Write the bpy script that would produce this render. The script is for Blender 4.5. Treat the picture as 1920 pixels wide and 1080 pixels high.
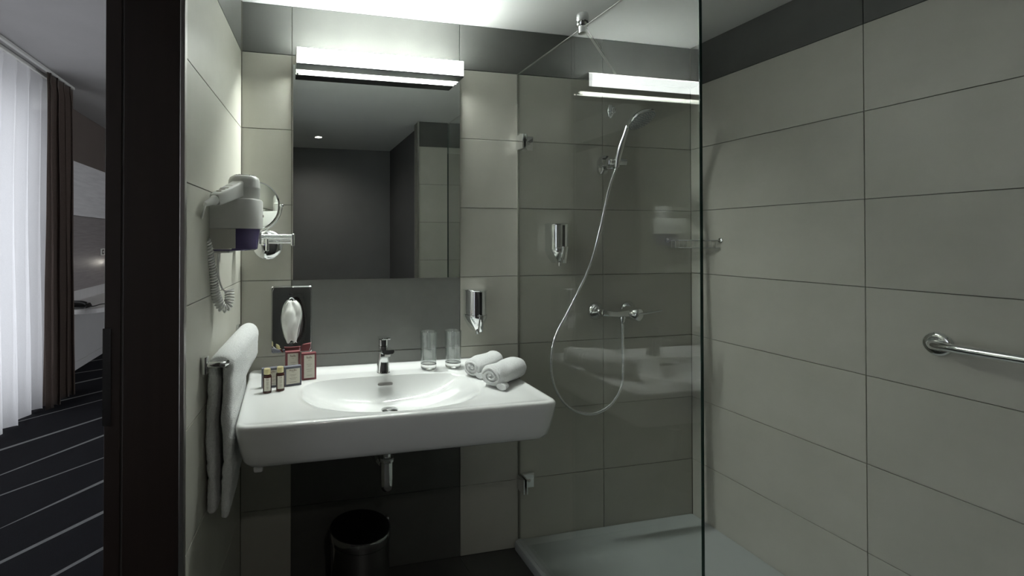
import bpy, bmesh, math, random
from mathutils import Vector, Matrix, noise
random.seed(7)
for o in list(bpy.data.objects): bpy.data.objects.remove(o, do_unlink=True)
scn = bpy.context.scene
COL = scn.collection
PI = math.pi
V = Vector

# ------------------------------------------------------------------ camera
CAM_LOC = (-0.0217, -1.9546, 1.3615)
cd = bpy.data.cameras.new('camera'); cam = bpy.data.objects.new('camera', cd); COL.objects.link(cam)
cam.location = CAM_LOC
cam.rotation_euler = (PI/2 + 0.00867, 0, -0.22343)
cd.sensor_width = 36.0; cd.sensor_fit = 'HORIZONTAL'
cd.lens = 897.294/1920*36.0
cd.shift_x = (960-740)/1920.0
cd.shift_y = (441.573-540)/1920.0
cd.clip_start = 0.02; cd.clip_end = 100
scn.camera = cam

# ------------------------------------------------------------------ world (overcast daylight outside the bedroom window)
w = bpy.data.worlds.new('overcast_sky'); scn.world = w; w.use_nodes = True
wn = w.node_tree.nodes; bgn = wn['Background']
bgn.inputs[0].default_value = (0.95, 0.95, 1.0, 1); bgn.inputs[1].default_value = 1.5

# ------------------------------------------------------------------ exposure
scn.view_settings.view_transform = 'Standard'
scn.view_settings.look = 'None'
scn.view_settings.gamma = 1.0
scn.view_settings.use_curve_mapping = False
scn.view_settings.exposure = 0.85
LAMP_W = 5.0        # radiance of the vanity lamp diffuser
TOP_W = 42.0         # radiance of its upward face
SLOT_W = 165.0       # radiance of its narrow downlight slot beside the mirror
SPOT_W = 11.0        # watts of the recessed ceiling spot

# ------------------------------------------------------------------ materials
def nmat(name):
    m = bpy.data.materials.new(name); m.use_nodes = True
    nt = m.node_tree; b = nt.nodes['Principled BSDF']
    return m, nt, b
def plain(name, col, rough=0.5, metal=0.0, spec=0.5, coat=0.0, sheen=0.0):
    m, nt, b = nmat(name)
    b.inputs['Base Color'].default_value = (*col, 1); b.inputs['Roughness'].default_value = rough
    b.inputs['Metallic'].default_value = metal; b.inputs['Specular IOR Level'].default_value = spec
    b.inputs['Coat Weight'].default_value = coat; b.inputs['Sheen Weight'].default_value = sheen
    # slight procedural roughness variation so no surface is perfectly uniform
    tc = nt.nodes.new('ShaderNodeTexCoord'); nz = nt.nodes.new('ShaderNodeTexNoise'); nz.inputs['Scale'].default_value = 14
    mr = nt.nodes.new('ShaderNodeMapRange')
    mr.inputs[3].default_value = max(0.0, rough*0.85); mr.inputs[4].default_value = min(1, rough*1.15)
    nt.links.new(tc.outputs['Object'], nz.inputs['Vector']); nt.links.new(nz.outputs['Fac'], mr.inputs[0]); nt.links.new(mr.outputs[0], b.inputs['Roughness'])
    return m
def noisy(name, c1, c2, scale=6.0, rough=0.5, bump=0.0, bscale=80.0, rnd=0.0, stretch=(1,1,1), detail=6, spec=0.5, sheen=0.0, metal=0.0):
    m, nt, b = nmat(name); L = nt.links.new
    tc = nt.nodes.new('ShaderNodeTexCoord'); mp = nt.nodes.new('ShaderNodeMapping'); mp.inputs['Scale'].default_value = stretch
    L(tc.outputs['Object'], mp.inputs['Vector'])
    nz = nt.nodes.new('ShaderNodeTexNoise'); nz.inputs['Scale'].default_value = scale; nz.inputs['Detail'].default_value = detail; nz.inputs['Roughness'].default_value = 0.6
    L(mp.outputs[0], nz.inputs['Vector'])
    rp = nt.nodes.new('ShaderNodeValToRGB'); rp.color_ramp.elements[0].position = 0.3; rp.color_ramp.elements[1].position = 0.7
    rp.color_ramp.elements[0].color = (*c1, 1); rp.color_ramp.elements[1].color = (*c2, 1)
    L(nz.outputs['Fac'], rp.inputs[0]); out = rp.outputs[0]
    if rnd:
        oi = nt.nodes.new('ShaderNodeObjectInfo'); mr = nt.nodes.new('ShaderNodeMapRange'); mr.inputs[3].default_value = 1-rnd; mr.inputs[4].default_value = 1+rnd
        hs = nt.nodes.new('ShaderNodeHueSaturation'); L(oi.outputs['Random'], mr.inputs[0]); L(mr.outputs[0], hs.inputs['Value']); L(out, hs.inputs['Color']); out = hs.outputs[0]
    L(out, b.inputs['Base Color'])
    b.inputs['Roughness'].default_value = rough; b.inputs['Specular IOR Level'].default_value = spec; b.inputs['Sheen Weight'].default_value = sheen
    b.inputs['Metallic'].default_value = metal
    if bump:
        n2 = nt.nodes.new('ShaderNodeTexNoise'); n2.inputs['Scale'].default_value = bscale; n2.inputs['Detail'].default_value = 3
        bp = nt.nodes.new('ShaderNodeBump'); bp.inputs['Strength'].default_value = bump; bp.inputs['Distance'].default_value = 0.004
        L(tc.outputs['Object'], n2.inputs['Vector']); L(n2.outputs['Fac'], bp.inputs['Height']); L(bp.outputs[0], b.inputs['Normal'])
    return m
def thin_glass(name, tint, ior=1.5):
    m = bpy.data.materials.new(name); m.use_nodes = True; nt = m.node_tree; nt.nodes.clear(); L = nt.links.new
    o = nt.nodes.new('ShaderNodeOutputMaterial'); mx = nt.nodes.new('ShaderNodeMixShader'); fr = nt.nodes.new('ShaderNodeFresnel')
    # same index seen from either side of the pane, so both faces reflect alike
    ge = nt.nodes.new('ShaderNodeNewGeometry'); mi = nt.nodes.new('ShaderNodeMapRange'); mi.inputs[3].default_value = ior; mi.inputs[4].default_value = 1/ior
    L(ge.outputs['Backfacing'], mi.inputs[0]); L(mi.outputs[0], fr.inputs[0])
    t = nt.nodes.new('ShaderNodeBsdfTransparent'); t.inputs[0].default_value = (*tint, 1)
    g = nt.nodes.new('ShaderNodeBsdfGlossy'); g.inputs['Roughness'].default_value = 0.0; g.inputs[0].default_value = (1, 1, 1, 1)
    L(fr.outputs[0], mx.inputs[0]); L(t.outputs[0], mx.inputs[1]); L(g.outputs[0], mx.inputs[2]); L(mx.outputs[0], o.inputs[0])
    return m
def emit(name, col, s):
    m = bpy.data.materials.new(name); m.use_nodes = True; nt = m.node_tree; nt.nodes.clear()
    o = nt.nodes.new('ShaderNodeOutputMaterial'); e = nt.nodes.new('ShaderNodeEmission'); e.inputs[0].default_value = (*col, 1); e.inputs[1].default_value = s
    nt.links.new(e.outputs[0], o.inputs[0]); return m

M = {}
M['tile'] = noisy('beige_tile', (0.435, 0.430, 0.375), (0.485, 0.478, 0.422), 5.0, 0.42, 0.05, 160, 0.025)
M['tile_dark'] = noisy('graphite_tile', (0.088, 0.090, 0.084), (0.108, 0.110, 0.102), 7.0, 0.40, 0.05, 160, 0.03)
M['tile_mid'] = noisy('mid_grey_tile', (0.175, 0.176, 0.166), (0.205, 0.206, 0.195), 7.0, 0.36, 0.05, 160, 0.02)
M['grout'] = noisy('grout', (0.14, 0.138, 0.115), (0.17, 0.167, 0.14), 30, 0.9)
M['floor_tile'] = noisy('charcoal_floor_tile', (0.040, 0.040, 0.037), (0.052, 0.052, 0.048), 8.0, 0.45, 0.05, 200, 0.03)
M['floor_grout'] = noisy('floor_grout', (0.05, 0.05, 0.045), (0.06, 0.06, 0.055), 30, 0.9)
M['plaster'] = noisy('white_plaster', (0.72, 0.73, 0.71), (0.76, 0.77, 0.75), 3.0, 0.9, 0.02, 200)
M['paint_dark'] = noisy('dark_grey_paint', (0.150, 0.152, 0.150), (0.165, 0.167, 0.165), 3.0, 0.85, 0.03, 200)
M['paint_darker'] = noisy('charcoal_paint', (0.060, 0.060, 0.060), (0.068, 0.068, 0.068), 3.0, 0.85, 0.03, 200)
M['taupe'] = noisy('taupe_paint', (0.135, 0.110, 0.098), (0.15, 0.123, 0.11), 3.0, 0.85, 0.03, 200)
M['ceil_bed'] = noisy('bedroom_ceiling_paint', (0.42, 0.41, 0.41), (0.45, 0.44, 0.44), 3.0, 0.9)
M['chrome'] = plain('chrome', (0.80, 0.81, 0.81), 0.06, 1.0)
M['steel'] = plain('brushed_steel', (0.55, 0.54, 0.52), 0.32, 1.0)
M['darkmetal'] = plain('dark_metal', (0.10, 0.10, 0.10), 0.35, 1.0)
M['mirror'] = plain('mirror_silver', (0.86, 0.89, 0.87), 0.0, 1.0)
M['ceramic'] = plain('white_ceramic', (0.80, 0.81, 0.795), 0.12, 0.0, 0.5, 0.6)
M['tray'] = noisy('acrylic_tray', (0.40, 0.43, 0.42), (0.43, 0.46, 0.45), 4, 0.30)
M['glass'] = thin_glass('shower_glass', (0.985, 0.995, 0.988))
M['tumbler_wall'] = thin_glass('tumbler_wall_glass', (0.90, 0.915, 0.91), 2.0)
M['window_glass'] = thin_glass('window_glass', (0.95, 0.97, 0.96))
M['glass_edge'] = plain('green_glass_edge', (0.012, 0.035, 0.028), 0.15)
mg, nt, b = nmat('tumbler_glass'); b.inputs['Transmission Weight'].default_value = 1; b.inputs['Roughness'].default_value = 0.0; b.inputs['IOR'].default_value = 1.45; b.inputs['Base Color'].default_value = (0.99, 1, 0.99, 1); M['tumbler'] = mg
M['terry'] = noisy('white_terry', (0.70, 0.71, 0.70), (0.84, 0.85, 0.84), 260, 0.95, 0.9, 420, 0, detail=2, sheen=0.4)
M['paper'] = noisy('tissue_paper', (0.78, 0.78, 0.75), (0.82, 0.82, 0.79), 40, 0.9, 0.1, 60)
M['wood_door'] = noisy('dark_brown_veneer', (0.016, 0.010, 0.0075), (0.023, 0.0145, 0.011), 3.0, 0.45, 0, 80, 0, (14, 14, 0.6))
M['seal'] = plain('door_seal', (0.05, 0.043, 0.038), 0.6)
M['plastic_w'] = plain('white_plastic', (0.74, 0.74, 0.715), 0.32)
M['plastic_c'] = plain('cream_plastic', (0.60, 0.59, 0.54), 0.4)
M['purple'] = plain('purple_plastic', (0.085, 0.065, 0.16), 0.25)
M['black'] = plain('black_plastic', (0.012, 0.012, 0.012), 0.3)
M['ink'] = plain('printed_ink', (0.06, 0.055, 0.05), 0.8)
M['ink_red'] = plain('printed_ink_faint', (0.30, 0.25, 0.20), 0.8)
M['label'] = plain('cream_label_paper', (0.66, 0.63, 0.54), 0.7)
M['red_card'] = plain('red_card', (0.21, 0.055, 0.062), 0.6)
M['grey_card'] = plain('blue_grey_card', (0.135, 0.135, 0.165), 0.6)
M['amber'] = plain('amber_bottle', (0.060, 0.022, 0.018), 0.15)
M['gold'] = plain('pale_gold_cap', (0.62, 0.55, 0.30), 0.35, 0.3)
M['spray'] = plain('grey_spray_face', (0.30, 0.32, 0.33), 0.4)
M['bin_lid'] = plain('bin_lid_steel', (0.05, 0.05, 0.05), 0.45, 1.0)
M['bin_body'] = plain('bin_body_steel', (0.40, 0.40, 0.40), 0.13, 1.0)
M['drape'] = noisy('brown_drape_fabric', (0.075, 0.053, 0.043), (0.095, 0.068, 0.056), 90, 0.95, 0.15, 300, 0, sheen=0.2)
M['panel_light'] = noisy('pale_wood_panel', (0.66, 0.65, 0.66), (0.80, 0.79, 0.80), 3.0, 0.5, 0, 80, 0, (3, 1, 12))
M['panel_grey'] = noisy('grey_wood_panel', (0.25, 0.228, 0.228), (0.33, 0.30, 0.30), 4.0, 0.5, 0, 80, 0, (3, 1, 16))
M['desk'] = noisy('desk_laminate', (0.60, 0.59, 0.59), (0.66, 0.65, 0.65), 5.0, 0.35, 0, 80, 0, (1, 8, 1))
M['clad'] = noisy('pale_wall_cladding', (0.55, 0.545, 0.55), (0.58, 0.575, 0.58), 3.0, 0.5)
M['lamp'] = emit('lamp_diffuser_glow', (0.94, 1.0, 0.96), LAMP_W)
M['uplight'] = emit('lamp_uplight_glow', (0.94, 1.0, 0.96), TOP_W)
M['slot'] = emit('lamp_downlight_glow', (0.94, 1.0, 0.96), SLOT_W)
M['spot_glow'] = emit('spot_glow', (1.0, 0.95, 0.86), 18)
M['led'] = emit('reading_lamp_led', (1.0, 0.96, 0.86), 40)
# sheer curtain: thin white weave letting daylight through
m = bpy.data.materials.new('sheer_voile'); m.use_nodes = True; nt = m.node_tree; nt.nodes.clear(); L = nt.links.new
o_ = nt.nodes.new('ShaderNodeOutputMaterial'); tr = nt.nodes.new('ShaderNodeBsdfTransparent'); tl = nt.nodes.new('ShaderNodeBsdfTranslucent'); df = nt.nodes.new('ShaderNodeBsdfDiffuse')
tl.inputs[0].default_value = (0.86, 0.86, 0.90, 1); df.inputs[0].default_value = (0.85, 0.85, 0.87, 1)
m1 = nt.nodes.new('ShaderNodeMixShader'); m1.inputs[0].default_value = 0.35; m2 = nt.nodes.new('ShaderNodeMixShader')
tc = nt.nodes.new('ShaderNodeTexCoord'); wv = nt.nodes.new('ShaderNodeTexNoise'); wv.inputs['Scale'].default_value = 300
mr = nt.nodes.new('ShaderNodeMapRange'); mr.inputs[3].default_value = 0.68; mr.inputs[4].default_value = 0.88
L(tc.outputs['Object'], wv.inputs[0]); L(wv.outputs['Fac'], mr.inputs[0]); L(mr.outputs[0], m2.inputs[0])
L(tl.outputs[0], m1.inputs[1]); L(df.outputs[0], m1.inputs[2]); L(tr.outputs[0], m2.inputs[1]); L(m1.outputs[0], m2.inputs[2]); L(m2.outputs[0], o_.inputs[0])
M['sheer'] = m
# carpet: near-black pile with printed diagonal pale stripes (flat print)
def carpet():
    m, nt, b = nmat('striped_carpet'); L = nt.links.new
    tc = nt.nodes.new('ShaderNodeTexCoord'); sp = nt.nodes.new('ShaderNodeSeparateXYZ'); L(tc.outputs['Object'], sp.inputs[0])
    def mth(op, a, b_=None, c=None):
        n = nt.nodes.new('ShaderNodeMath'); n.operation = op
        for i, q in enumerate((a, b_, c)):
            if q is None: continue
            if isinstance(q, (int, float)): n.inputs[i].default_value = q
            else: L(q, n.inputs[i])
        return n.outputs[0]
    segs = [((-1.1943, .3927), (-.8981, .7247), .011, .013), ((-1.3332, .6686), (-1.0115, 1.0688), .003, .014), ((-1.5031, 1.0062), (-1.1165, 1.3873), .007, .007),
            ((-1.6308, 1.26), (-1.2429, 1.7709), .006, .013), ((-1.8227, 1.6415), (-1.3687, 2.1528), .014, .012), ((-2.0283, 2.1174), (-1.5183, 2.6069), .007, .007),
            ((-2.0343, 2.4841), (-1.6035, 2.8654), .012, .012), ((-1.9695, 3.1465), (-1.7579, 3.3338), .017, .017), ((-2.1173, 3.5323), (-1.8658, 3.6614), .012, .012),
            ((-2.174, 4.0262), (-2.0115, 4.1369), .014, .014), ((-1.05, .13), (-.70, .52), .008, .012), ((-.92, -.15), (-.55, .27), .012, .006), ((-.80, -.50), (-.45, -.08), .010, .013)]
    tot = None
    for (a, c, w0, w1) in segs:
        dx, dy = c[0]-a[0], c[1]-a[1]; ln = math.hypot(dx, dy); nx, ny = -dy/ln, dx/ln
        d = mth('ADD', mth('MULTIPLY', sp.outputs[0], nx), mth('MULTIPLY_ADD', sp.outputs[1], ny, -(nx*a[0]+ny*a[1])))
        t = mth('ADD', mth('MULTIPLY', sp.outputs[0], dx/ln**2), mth('MULTIPLY_ADD', sp.outputs[1], dy/ln**2, -(dx*a[0]+dy*a[1])/ln**2))
        t = mth('MINIMUM', mth('MAXIMUM', t, -0.5), 1.5)
        half = mth('MULTIPLY_ADD', t, (w1-w0), w0)
        s = mth('LESS_THAN', mth('ABSOLUTE', d), mth('MULTIPLY', half, 1.0))
        tot = s if tot is None else mth('MAXIMUM', tot, s)
    nz = nt.nodes.new('ShaderNodeTexNoise'); nz.inputs['Scale'].default_value = 350; nz.inputs['Detail'].default_value = 2; L(tc.outputs['Object'], nz.inputs[0])
    r1 = nt.nodes.new('ShaderNodeValToRGB'); r1.color_ramp.elements[0].color = (.006, .006, .0075, 1); r1.color_ramp.elements[1].color = (.024, .024, .029, 1); L(nz.outputs['Fac'], r1.inputs[0])
    mx = nt.nodes.new('ShaderNodeMix'); mx.data_type = 'RGBA'; L(tot, mx.inputs[0]); L(r1.outputs[0], mx.inputs[6]); mx.inputs[7].default_value = (.22, .225, .225, 1)
    L(mx.outputs[2], b.inputs['Base Color']); b.inputs['Roughness'].default_value = 1; b.inputs['Specular IOR Level'].default_value = 0.1
    bp = nt.nodes.new('ShaderNodeBump'); bp.inputs['Strength'].default_value = 0.6; bp.inputs['Distance'].default_value = .003; L(nz.outputs['Fac'], bp.inputs['Height']); L(bp.outputs[0], b.inputs['Normal'])
    return m
M['carpet'] = carpet()

# ------------------------------------------------------------------ mesh helpers
def NB(): return bmesh.new()
def mat_axis(p, ax, up=(0, 0, 1)):
    z = V(ax).normalized(); u = V(up)
    if abs(z.dot(u.normalized())) > 0.98: u = V((0, 1, 0)) if abs(z.y) < .9 else V((1, 0, 0))
    x = u.cross(z).normalized(); y = z.cross(x)
    return Matrix(((x.x, y.x, z.x, p[0]), (x.y, y.y, z.y, p[1]), (x.z, y.z, z.z, p[2]), (0, 0, 0, 1)))
def box(bm, x0, x1, y0, y1, z0, z1, bev=0.0, seg=2, mtx=None):
    r = bmesh.ops.create_cube(bm, size=1.0); vs = r['verts']
    for v in vs: v.co = V(((x0+x1)/2 + v.co.x*(x1-x0), (y0+y1)/2 + v.co.y*(y1-y0), (z0+z1)/2 + v.co.z*(z1-z0)))
    if mtx is not None:
        for v in vs: v.co = mtx @ v.co
    if bev:
        es = list({e for v in vs for e in v.link_edges})
        bmesh.ops.bevel(bm, geom=es, offset=bev, segments=seg, affect='EDGES', profile=0.5)
    return bm
def rings(bm, rr, cap0=True, cap1=True, closed=True):
    vv = [[bm.verts.new(p) for p in r] for r in rr]
    n = len(vv[0])
    for a, b in zip(vv[:-1], vv[1:]):
        for i in range(n if closed else n-1):
            j = (i+1) % n
            bm.faces.new((a[i], a[j], b[j], b[i]))
    if cap0: bm.faces.new(list(reversed(vv[0])))
    if cap1: bm.faces.new(vv[-1])
    return vv
def lathe(bm, prof, p=(0, 0, 0), ax=(0, 0, 1), n=32, cap0=True, cap1=True, sx=1.0, sy=1.0, up=(0, 0, 1)):
    mt = mat_axis(p, ax, up)
    rr = [[mt @ V((r*sx*math.cos(2*PI*i/n), r*sy*math.sin(2*PI*i/n), h)) for i in range(n)] for r, h in prof]
    rings(bm, rr, cap0, cap1); return bm
def cyl(bm, a, b, r, n=24, bev=0.0):
    a, b = V(a), V(b); h = (b-a).length
    prof = [(r, 0), (r, h)] if not bev else [(r-bev, 0), (r, bev), (r, h-bev), (r-bev, h)]
    return lathe(bm, prof, a, b-a, n)
def smooth_path(pts, per=8):
    pts = [V(p) for p in pts]; P = [pts[0]*2-pts[1]] + pts + [pts[-1]*2-pts[-2]]; out = []
    for i in range(1, len(P)-2):
        p0, p1, p2, p3 = P[i-1:i+3]
        for k in range(per):
            t = k/per
            out.append(0.5*((2*p1) + (p2-p0)*t + (2*p0-5*p1+4*p2-p3)*t*t + (3*p1-p0-3*p2+p3)*t**3))
    out.append(pts[-1]); return out
def frames(path):
    T = []
    for i in range(len(path)):
        a = path[max(0, i-1)]; b = path[min(len(path)-1, i+1)]; T.append((b-a).normalized())
    nrm = T[0].orthogonal().normalized(); fr = []
    for t in T:
        nrm = (nrm - t*nrm.dot(t)).normalized(); fr.append((nrm.copy(), t.cross(nrm)))
    return T, fr
def tube(bm, path, r, n=10, cap=True):
    path = [V(p) for p in path]; T, fr = frames(path)
    rr = []
    for i, p in enumerate(path):
        ri = r(i) if callable(r) else r
        rr.append([p + fr[i][0]*ri*math.cos(2*PI*k/n) + fr[i][1]*ri*math.sin(2*PI*k/n) for k in range(n)])
    rings(bm, rr, cap, cap); return bm
def loop_tube(bm, path, r, n=8):
    path = [V(p) for p in path]; N = len(path); rr = []
    ctr = sum(path, V())/N
    nrm0 = (path[0]-ctr).cross(path[N//3]-ctr).normalized()
    for i in range(N):
        t = (path[(i+1) % N]-path[i-1]).normalized(); s = t.cross(nrm0).normalized()
        rr.append([path[i] + nrm0*r*math.cos(2*PI*k/n) + s*r*math.sin(2*PI*k/n) for k in range(n)])
    rr.append(rr[0]); rings(bm, rr, False, False); bmesh.ops.remove_doubles(bm, verts=bm.verts, dist=1e-6); return bm
def prism(bm, pts, z0, z1, mtx=None, bev=0):
    mt = mtx or Matrix()
    a = [mt @ V((p[0], p[1], z0)) for p in pts]; b = [mt @ V((p[0], p[1], z1)) for p in pts]
    rings(bm, [a, b]); return bm
ORG = {}
def fin(name, bm, mat, origin, smooth=True, ang=40):
    bmesh.ops.translate(bm, verts=bm.verts, vec=-V(origin))
    bmesh.ops.recalc_face_normals(bm, faces=bm.faces)
    me = bpy.data.meshes.new(name); bm.to_mesh(me); bm.free()
    for m_ in (mat if isinstance(mat, (list, tuple)) else [mat]): me.materials.append(M[m_] if isinstance(m_, str) else m_)
    if smooth:
        for p in me.polygons: p.use_smooth = True
        me.set_sharp_from_angle(angle=math.radians(ang))
    o = bpy.data.objects.new(name, me); COL.objects.link(o); return o
def tag(o, label=None, cat=None, group=None, kind=None):
    if label: o['label'] = label
    if cat: o['category'] = cat
    if group: o['group'] = group
    if kind: o['kind'] = kind
    return o
def thing(name, loc, label, cat, group=None):
    o = bpy.data.objects.new(name, None); COL.objects.link(o); o.location = loc; o.empty_display_size = 0.05; ORG[o.name] = V(loc)
    return tag(o, label, cat, group)
def part(name, bm, mat, parent, smooth=True, ang=40, label=None):
    org = ORG[parent.name]
    o = fin(name, bm, mat, org, smooth, ang); o.parent = parent; ORG[o.name] = org
    if label: o['label'] = label
    return o
def solo(name, bm, mat, loc, label, cat, group=None, smooth=True, ang=40):
    o = fin(name, bm, mat, loc, smooth, ang); o.location = loc; ORG[o.name] = V(loc)
    return tag(o, label, cat, group)
def struct(name, bm, mat, loc=(0, 0, 0), label=None, cat='wall', smooth=False):
    o = fin(name, bm, mat, loc, smooth); o.location = loc; ORG[o.name] = V(loc)
    return tag(o, label, cat, None, 'structure')

# ------------------------------------------------------------------ dimensions (metres)
XL, XR, XG, XJ, X1 = -0.193, 1.904, 0.987, 1.4155, 0.7118
ZC = 2.297; YE = -1.70; YFAR = -3.0; SK = 0.0873; YD = -0.73
TZ = 0.036
ROWS = [0, .3, .6, .9, 1.2, 1.5, 1.8, 2.1, ZC]
tile_cache = {}
def tile_mesh(w_, h_, d_, mat):
    key = (round(w_, 4), round(h_, 4), d_, mat)
    if key not in tile_cache:
        bm = NB(); box(bm, 0, w_, 0, d_, 0, h_); 
        es = [e for e in bm.edges if all(v.co.y < 1e-5 for v in e.verts)]
        bmesh.ops.bevel(bm, geom=es, offset=.0008, segments=1, affect='EDGES')
        bmesh.ops.recalc_face_normals(bm, faces=bm.faces)
        me = bpy.data.meshes.new('tile'); bm.to_mesh(me); bm.free(); me.materials.append(M[mat]); tile_cache[key] = me
    return tile_cache[key]
def tiled_wall(name, origin, rotz, length, cols, thick, label, dark=lambda i, j: j == 7, g=.0012, rows=ROWS, x_ext=(0, 0)):
    bm = NB(); box(bm, -x_ext[0], length+x_ext[1], .006, thick, rows[0], rows[-1])
    w_ = struct(name, bm, 'grout', (0, 0, 0), label); w_.location = origin; w_.rotation_euler = (0, 0, rotz)
    for i, (a, c) in enumerate(zip(cols[:-1], cols[1:])):
        for j, (z0, z1) in enumerate(zip(rows[:-1], rows[1:])):
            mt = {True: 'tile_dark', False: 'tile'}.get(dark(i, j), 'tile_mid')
            t = bpy.data.objects.new('tile', tile_mesh(c-a-2*g, z1-z0-2*g, .008, mt)); COL.objects.link(t)
            t.parent = w_; t.location = (a+g, random.uniform(0, .0004), z0+g)
    return w_

# ------------------------------------------------------------------ the bathroom shell
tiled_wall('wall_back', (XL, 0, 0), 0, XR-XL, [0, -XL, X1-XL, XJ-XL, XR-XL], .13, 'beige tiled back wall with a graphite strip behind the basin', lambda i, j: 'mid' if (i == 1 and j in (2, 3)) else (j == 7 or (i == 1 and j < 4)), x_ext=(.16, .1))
tiled_wall('wall_right', (XR, 0, 0), -PI/2, 1.70, [0, .718, 1.436, 1.70], .12, 'beige tiled shower wall on the right with graphite top row', x_ext=(0, .1))
LW_ANG = math.atan2(-YD, SK*-YD)
lw_len = math.hypot(YD, SK*YD)
lw_or = (XL+SK*YD, YD, 0)
tiled_wall('wall_left', lw_or, LW_ANG, lw_len, [0.0, lw_len], .150, 'beige tiled left wall ending at the dark door lining')
tiled_wall('wall_front', (XR, YE, 0), PI, XR-XG-.012, [0, .205, .917-.012], .12, 'tiled end wall of the shower facing the mirror')
tiled_wall('wall_return', (XG+.012, YE-.009, 0), -PI/2, .12, [0, .12], .05, 'narrow graphite tiled return beside the shower end', lambda i, j: True)
bm = NB(); box(bm, XG+.004, XG+.016, YE-.004, YE+.008, 0, ZC); struct('trim_3', bm, 'steel', label='pale metal edge strip on the shower end wall', cat='trim')
# wall behind the camera, seen in the mirror
bm = NB(); box(bm, -.6, 1.3, YFAR-.1, YFAR, 0, ZC); struct('wall_rear', bm, 'paint_dark', label='plain dark grey rear wall reflected in the mirror')
bm = NB(); box(bm, 1.05, 1.15, YFAR, YE-.12, 0, ZC); wrr = struct('wall_rear_right', bm, 'paint_darker', label='dark grey side wall of the entry, seen in the mirror')
bm = NB(); box(bm, -.42, -.26, YFAR, -1.75, 0, ZC); struct('wall_left_rear', bm, 'paint_dark', label='dark grey wall on the far side of the doorway')
bm = NB(); box(bm, -.42, -.26, -1.75, YD-.02, 2.12, ZC); struct('wall_lintel', bm, 'plaster', label='wall strip above the bathroom doorway')
# floor with tiles
bm = NB(); box(bm, -.45, 1.95, YFAR, .05, -.08, -.006); fl = struct('floor', bm, 'floor_grout', label='charcoal tiled bathroom floor', cat='floor')
for i in range(-1, 3):
    for j in range(0, 5):
        x0 = max(i*.712, -.30); x1 = min((i+1)*.712, 1.904); y1 = -j*.712 - .0; y0 = max(y1-.712, YFAR)
        if i == 1: x1 = min(x1, 1.424)
        if x1-x0 < .02 or y1-y0 < .02: continue
        bm = NB(); box(bm, x0+.001, x1-.001, y0+.001, y1-.001, -.01, 0); t = fin('floor_tile', bm, 'floor_tile', (0, 0, 0), False); t.parent = fl
# ceiling
bm = NB(); box(bm, -.45, 2.0, YFAR-.1, .14, ZC, ZC+.1); struct('ceiling', bm, 'plaster', label='white plaster bathroom ceiling', cat='ceiling')
# door lining at the end of the left wall
yl = YD-.022
bm = NB(); box(bm, -.384, -.2645, yl, YD, 0, 2.12, .001); dr = struct('door_1', bm, 'wood_door', label='dark brown veneered door lining at the end of the tiled wall', cat='door frame')
bm = NB(); box(bm, -.389, -.384, yl+.004, YD, 0, 2.12); part('seal', bm, 'seal', dr, False)
bm = NB(); box(bm, -.4225, -.389, yl+.002, YD, 0, 2.12, .001); part('casing', bm, 'wood_door', dr, False)
bm = NB(); box(bm, -.4225, -.2645, -1.76, -1.74, 0, 2.12); part('casing', bm, 'wood_door', dr, False)
bm = NB(); box(bm, -.4225, -.2645, -1.74, yl, 2.10, 2.12); part('head', bm, 'wood_door', dr, False)
bm = NB(); box(bm, -.4255, -.4085, yl+.0005, yl+.004, .94, 1.16); part('strike_plate', bm, 'darkmetal', dr, False)
bm = NB(); box(bm, -.2645, -.2535, yl, YD+.004, 0, ZC, .001); struct('trim_1', bm, 'steel', label='brushed metal edge strip between tiles and door lining', cat='trim')
bm = NB(); box(bm, XL-.012, XL+.003, -.004, .008, 0, ZC); struct('trim_2', bm, 'grout', label='grey silicone joint in the left tiled corner', cat='trim')

# ------------------------------------------------------------------ shower tray
bm = NB()
x0, x1, y0, y1 = .962, XR-.001, YE+.001, -.001
def rrect(x0, x1, y0, y1, r, z, n=6):
    out = []
    for cx, cy, a0 in ((x1-r, y1-r, 0), (x0+r, y1-r, PI/2), (x0+r, y0+r, PI), (x1-r, y0+r, 1.5*PI)):
        for k in range(n+1):
            a = a0 + PI/2*k/n; out.append(V((cx+r*math.cos(a), cy+r*math.sin(a), z)))
    return out
rings(bm, [rrect(x0, x1, y0, y1, .012, 0), rrect(x0, x1, y0, y1, .012, TZ-.008), rrect(x0+.003, x1-.001, y0+.001, y1-.001, .012, TZ-.002), rrect(x0+.008, x1-.002, y0+.002, y1-.002, .012, TZ),
           rrect(x0+.045, x1-.02, y0+.02, y1-.02, .02, TZ-.0005), rrect(x0+.07, x1-.045, y0+.045, y1-.045, .03, TZ-.008), rrect(x0+.30, x1-.30, y0+.4, y1-.4, .05, TZ-.012)])
solo('shower_tray', bm, 'tray', (1.43, -.85, 0), 'flat pale grey shower tray on the charcoal floor', 'shower tray', ang=30)

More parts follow.
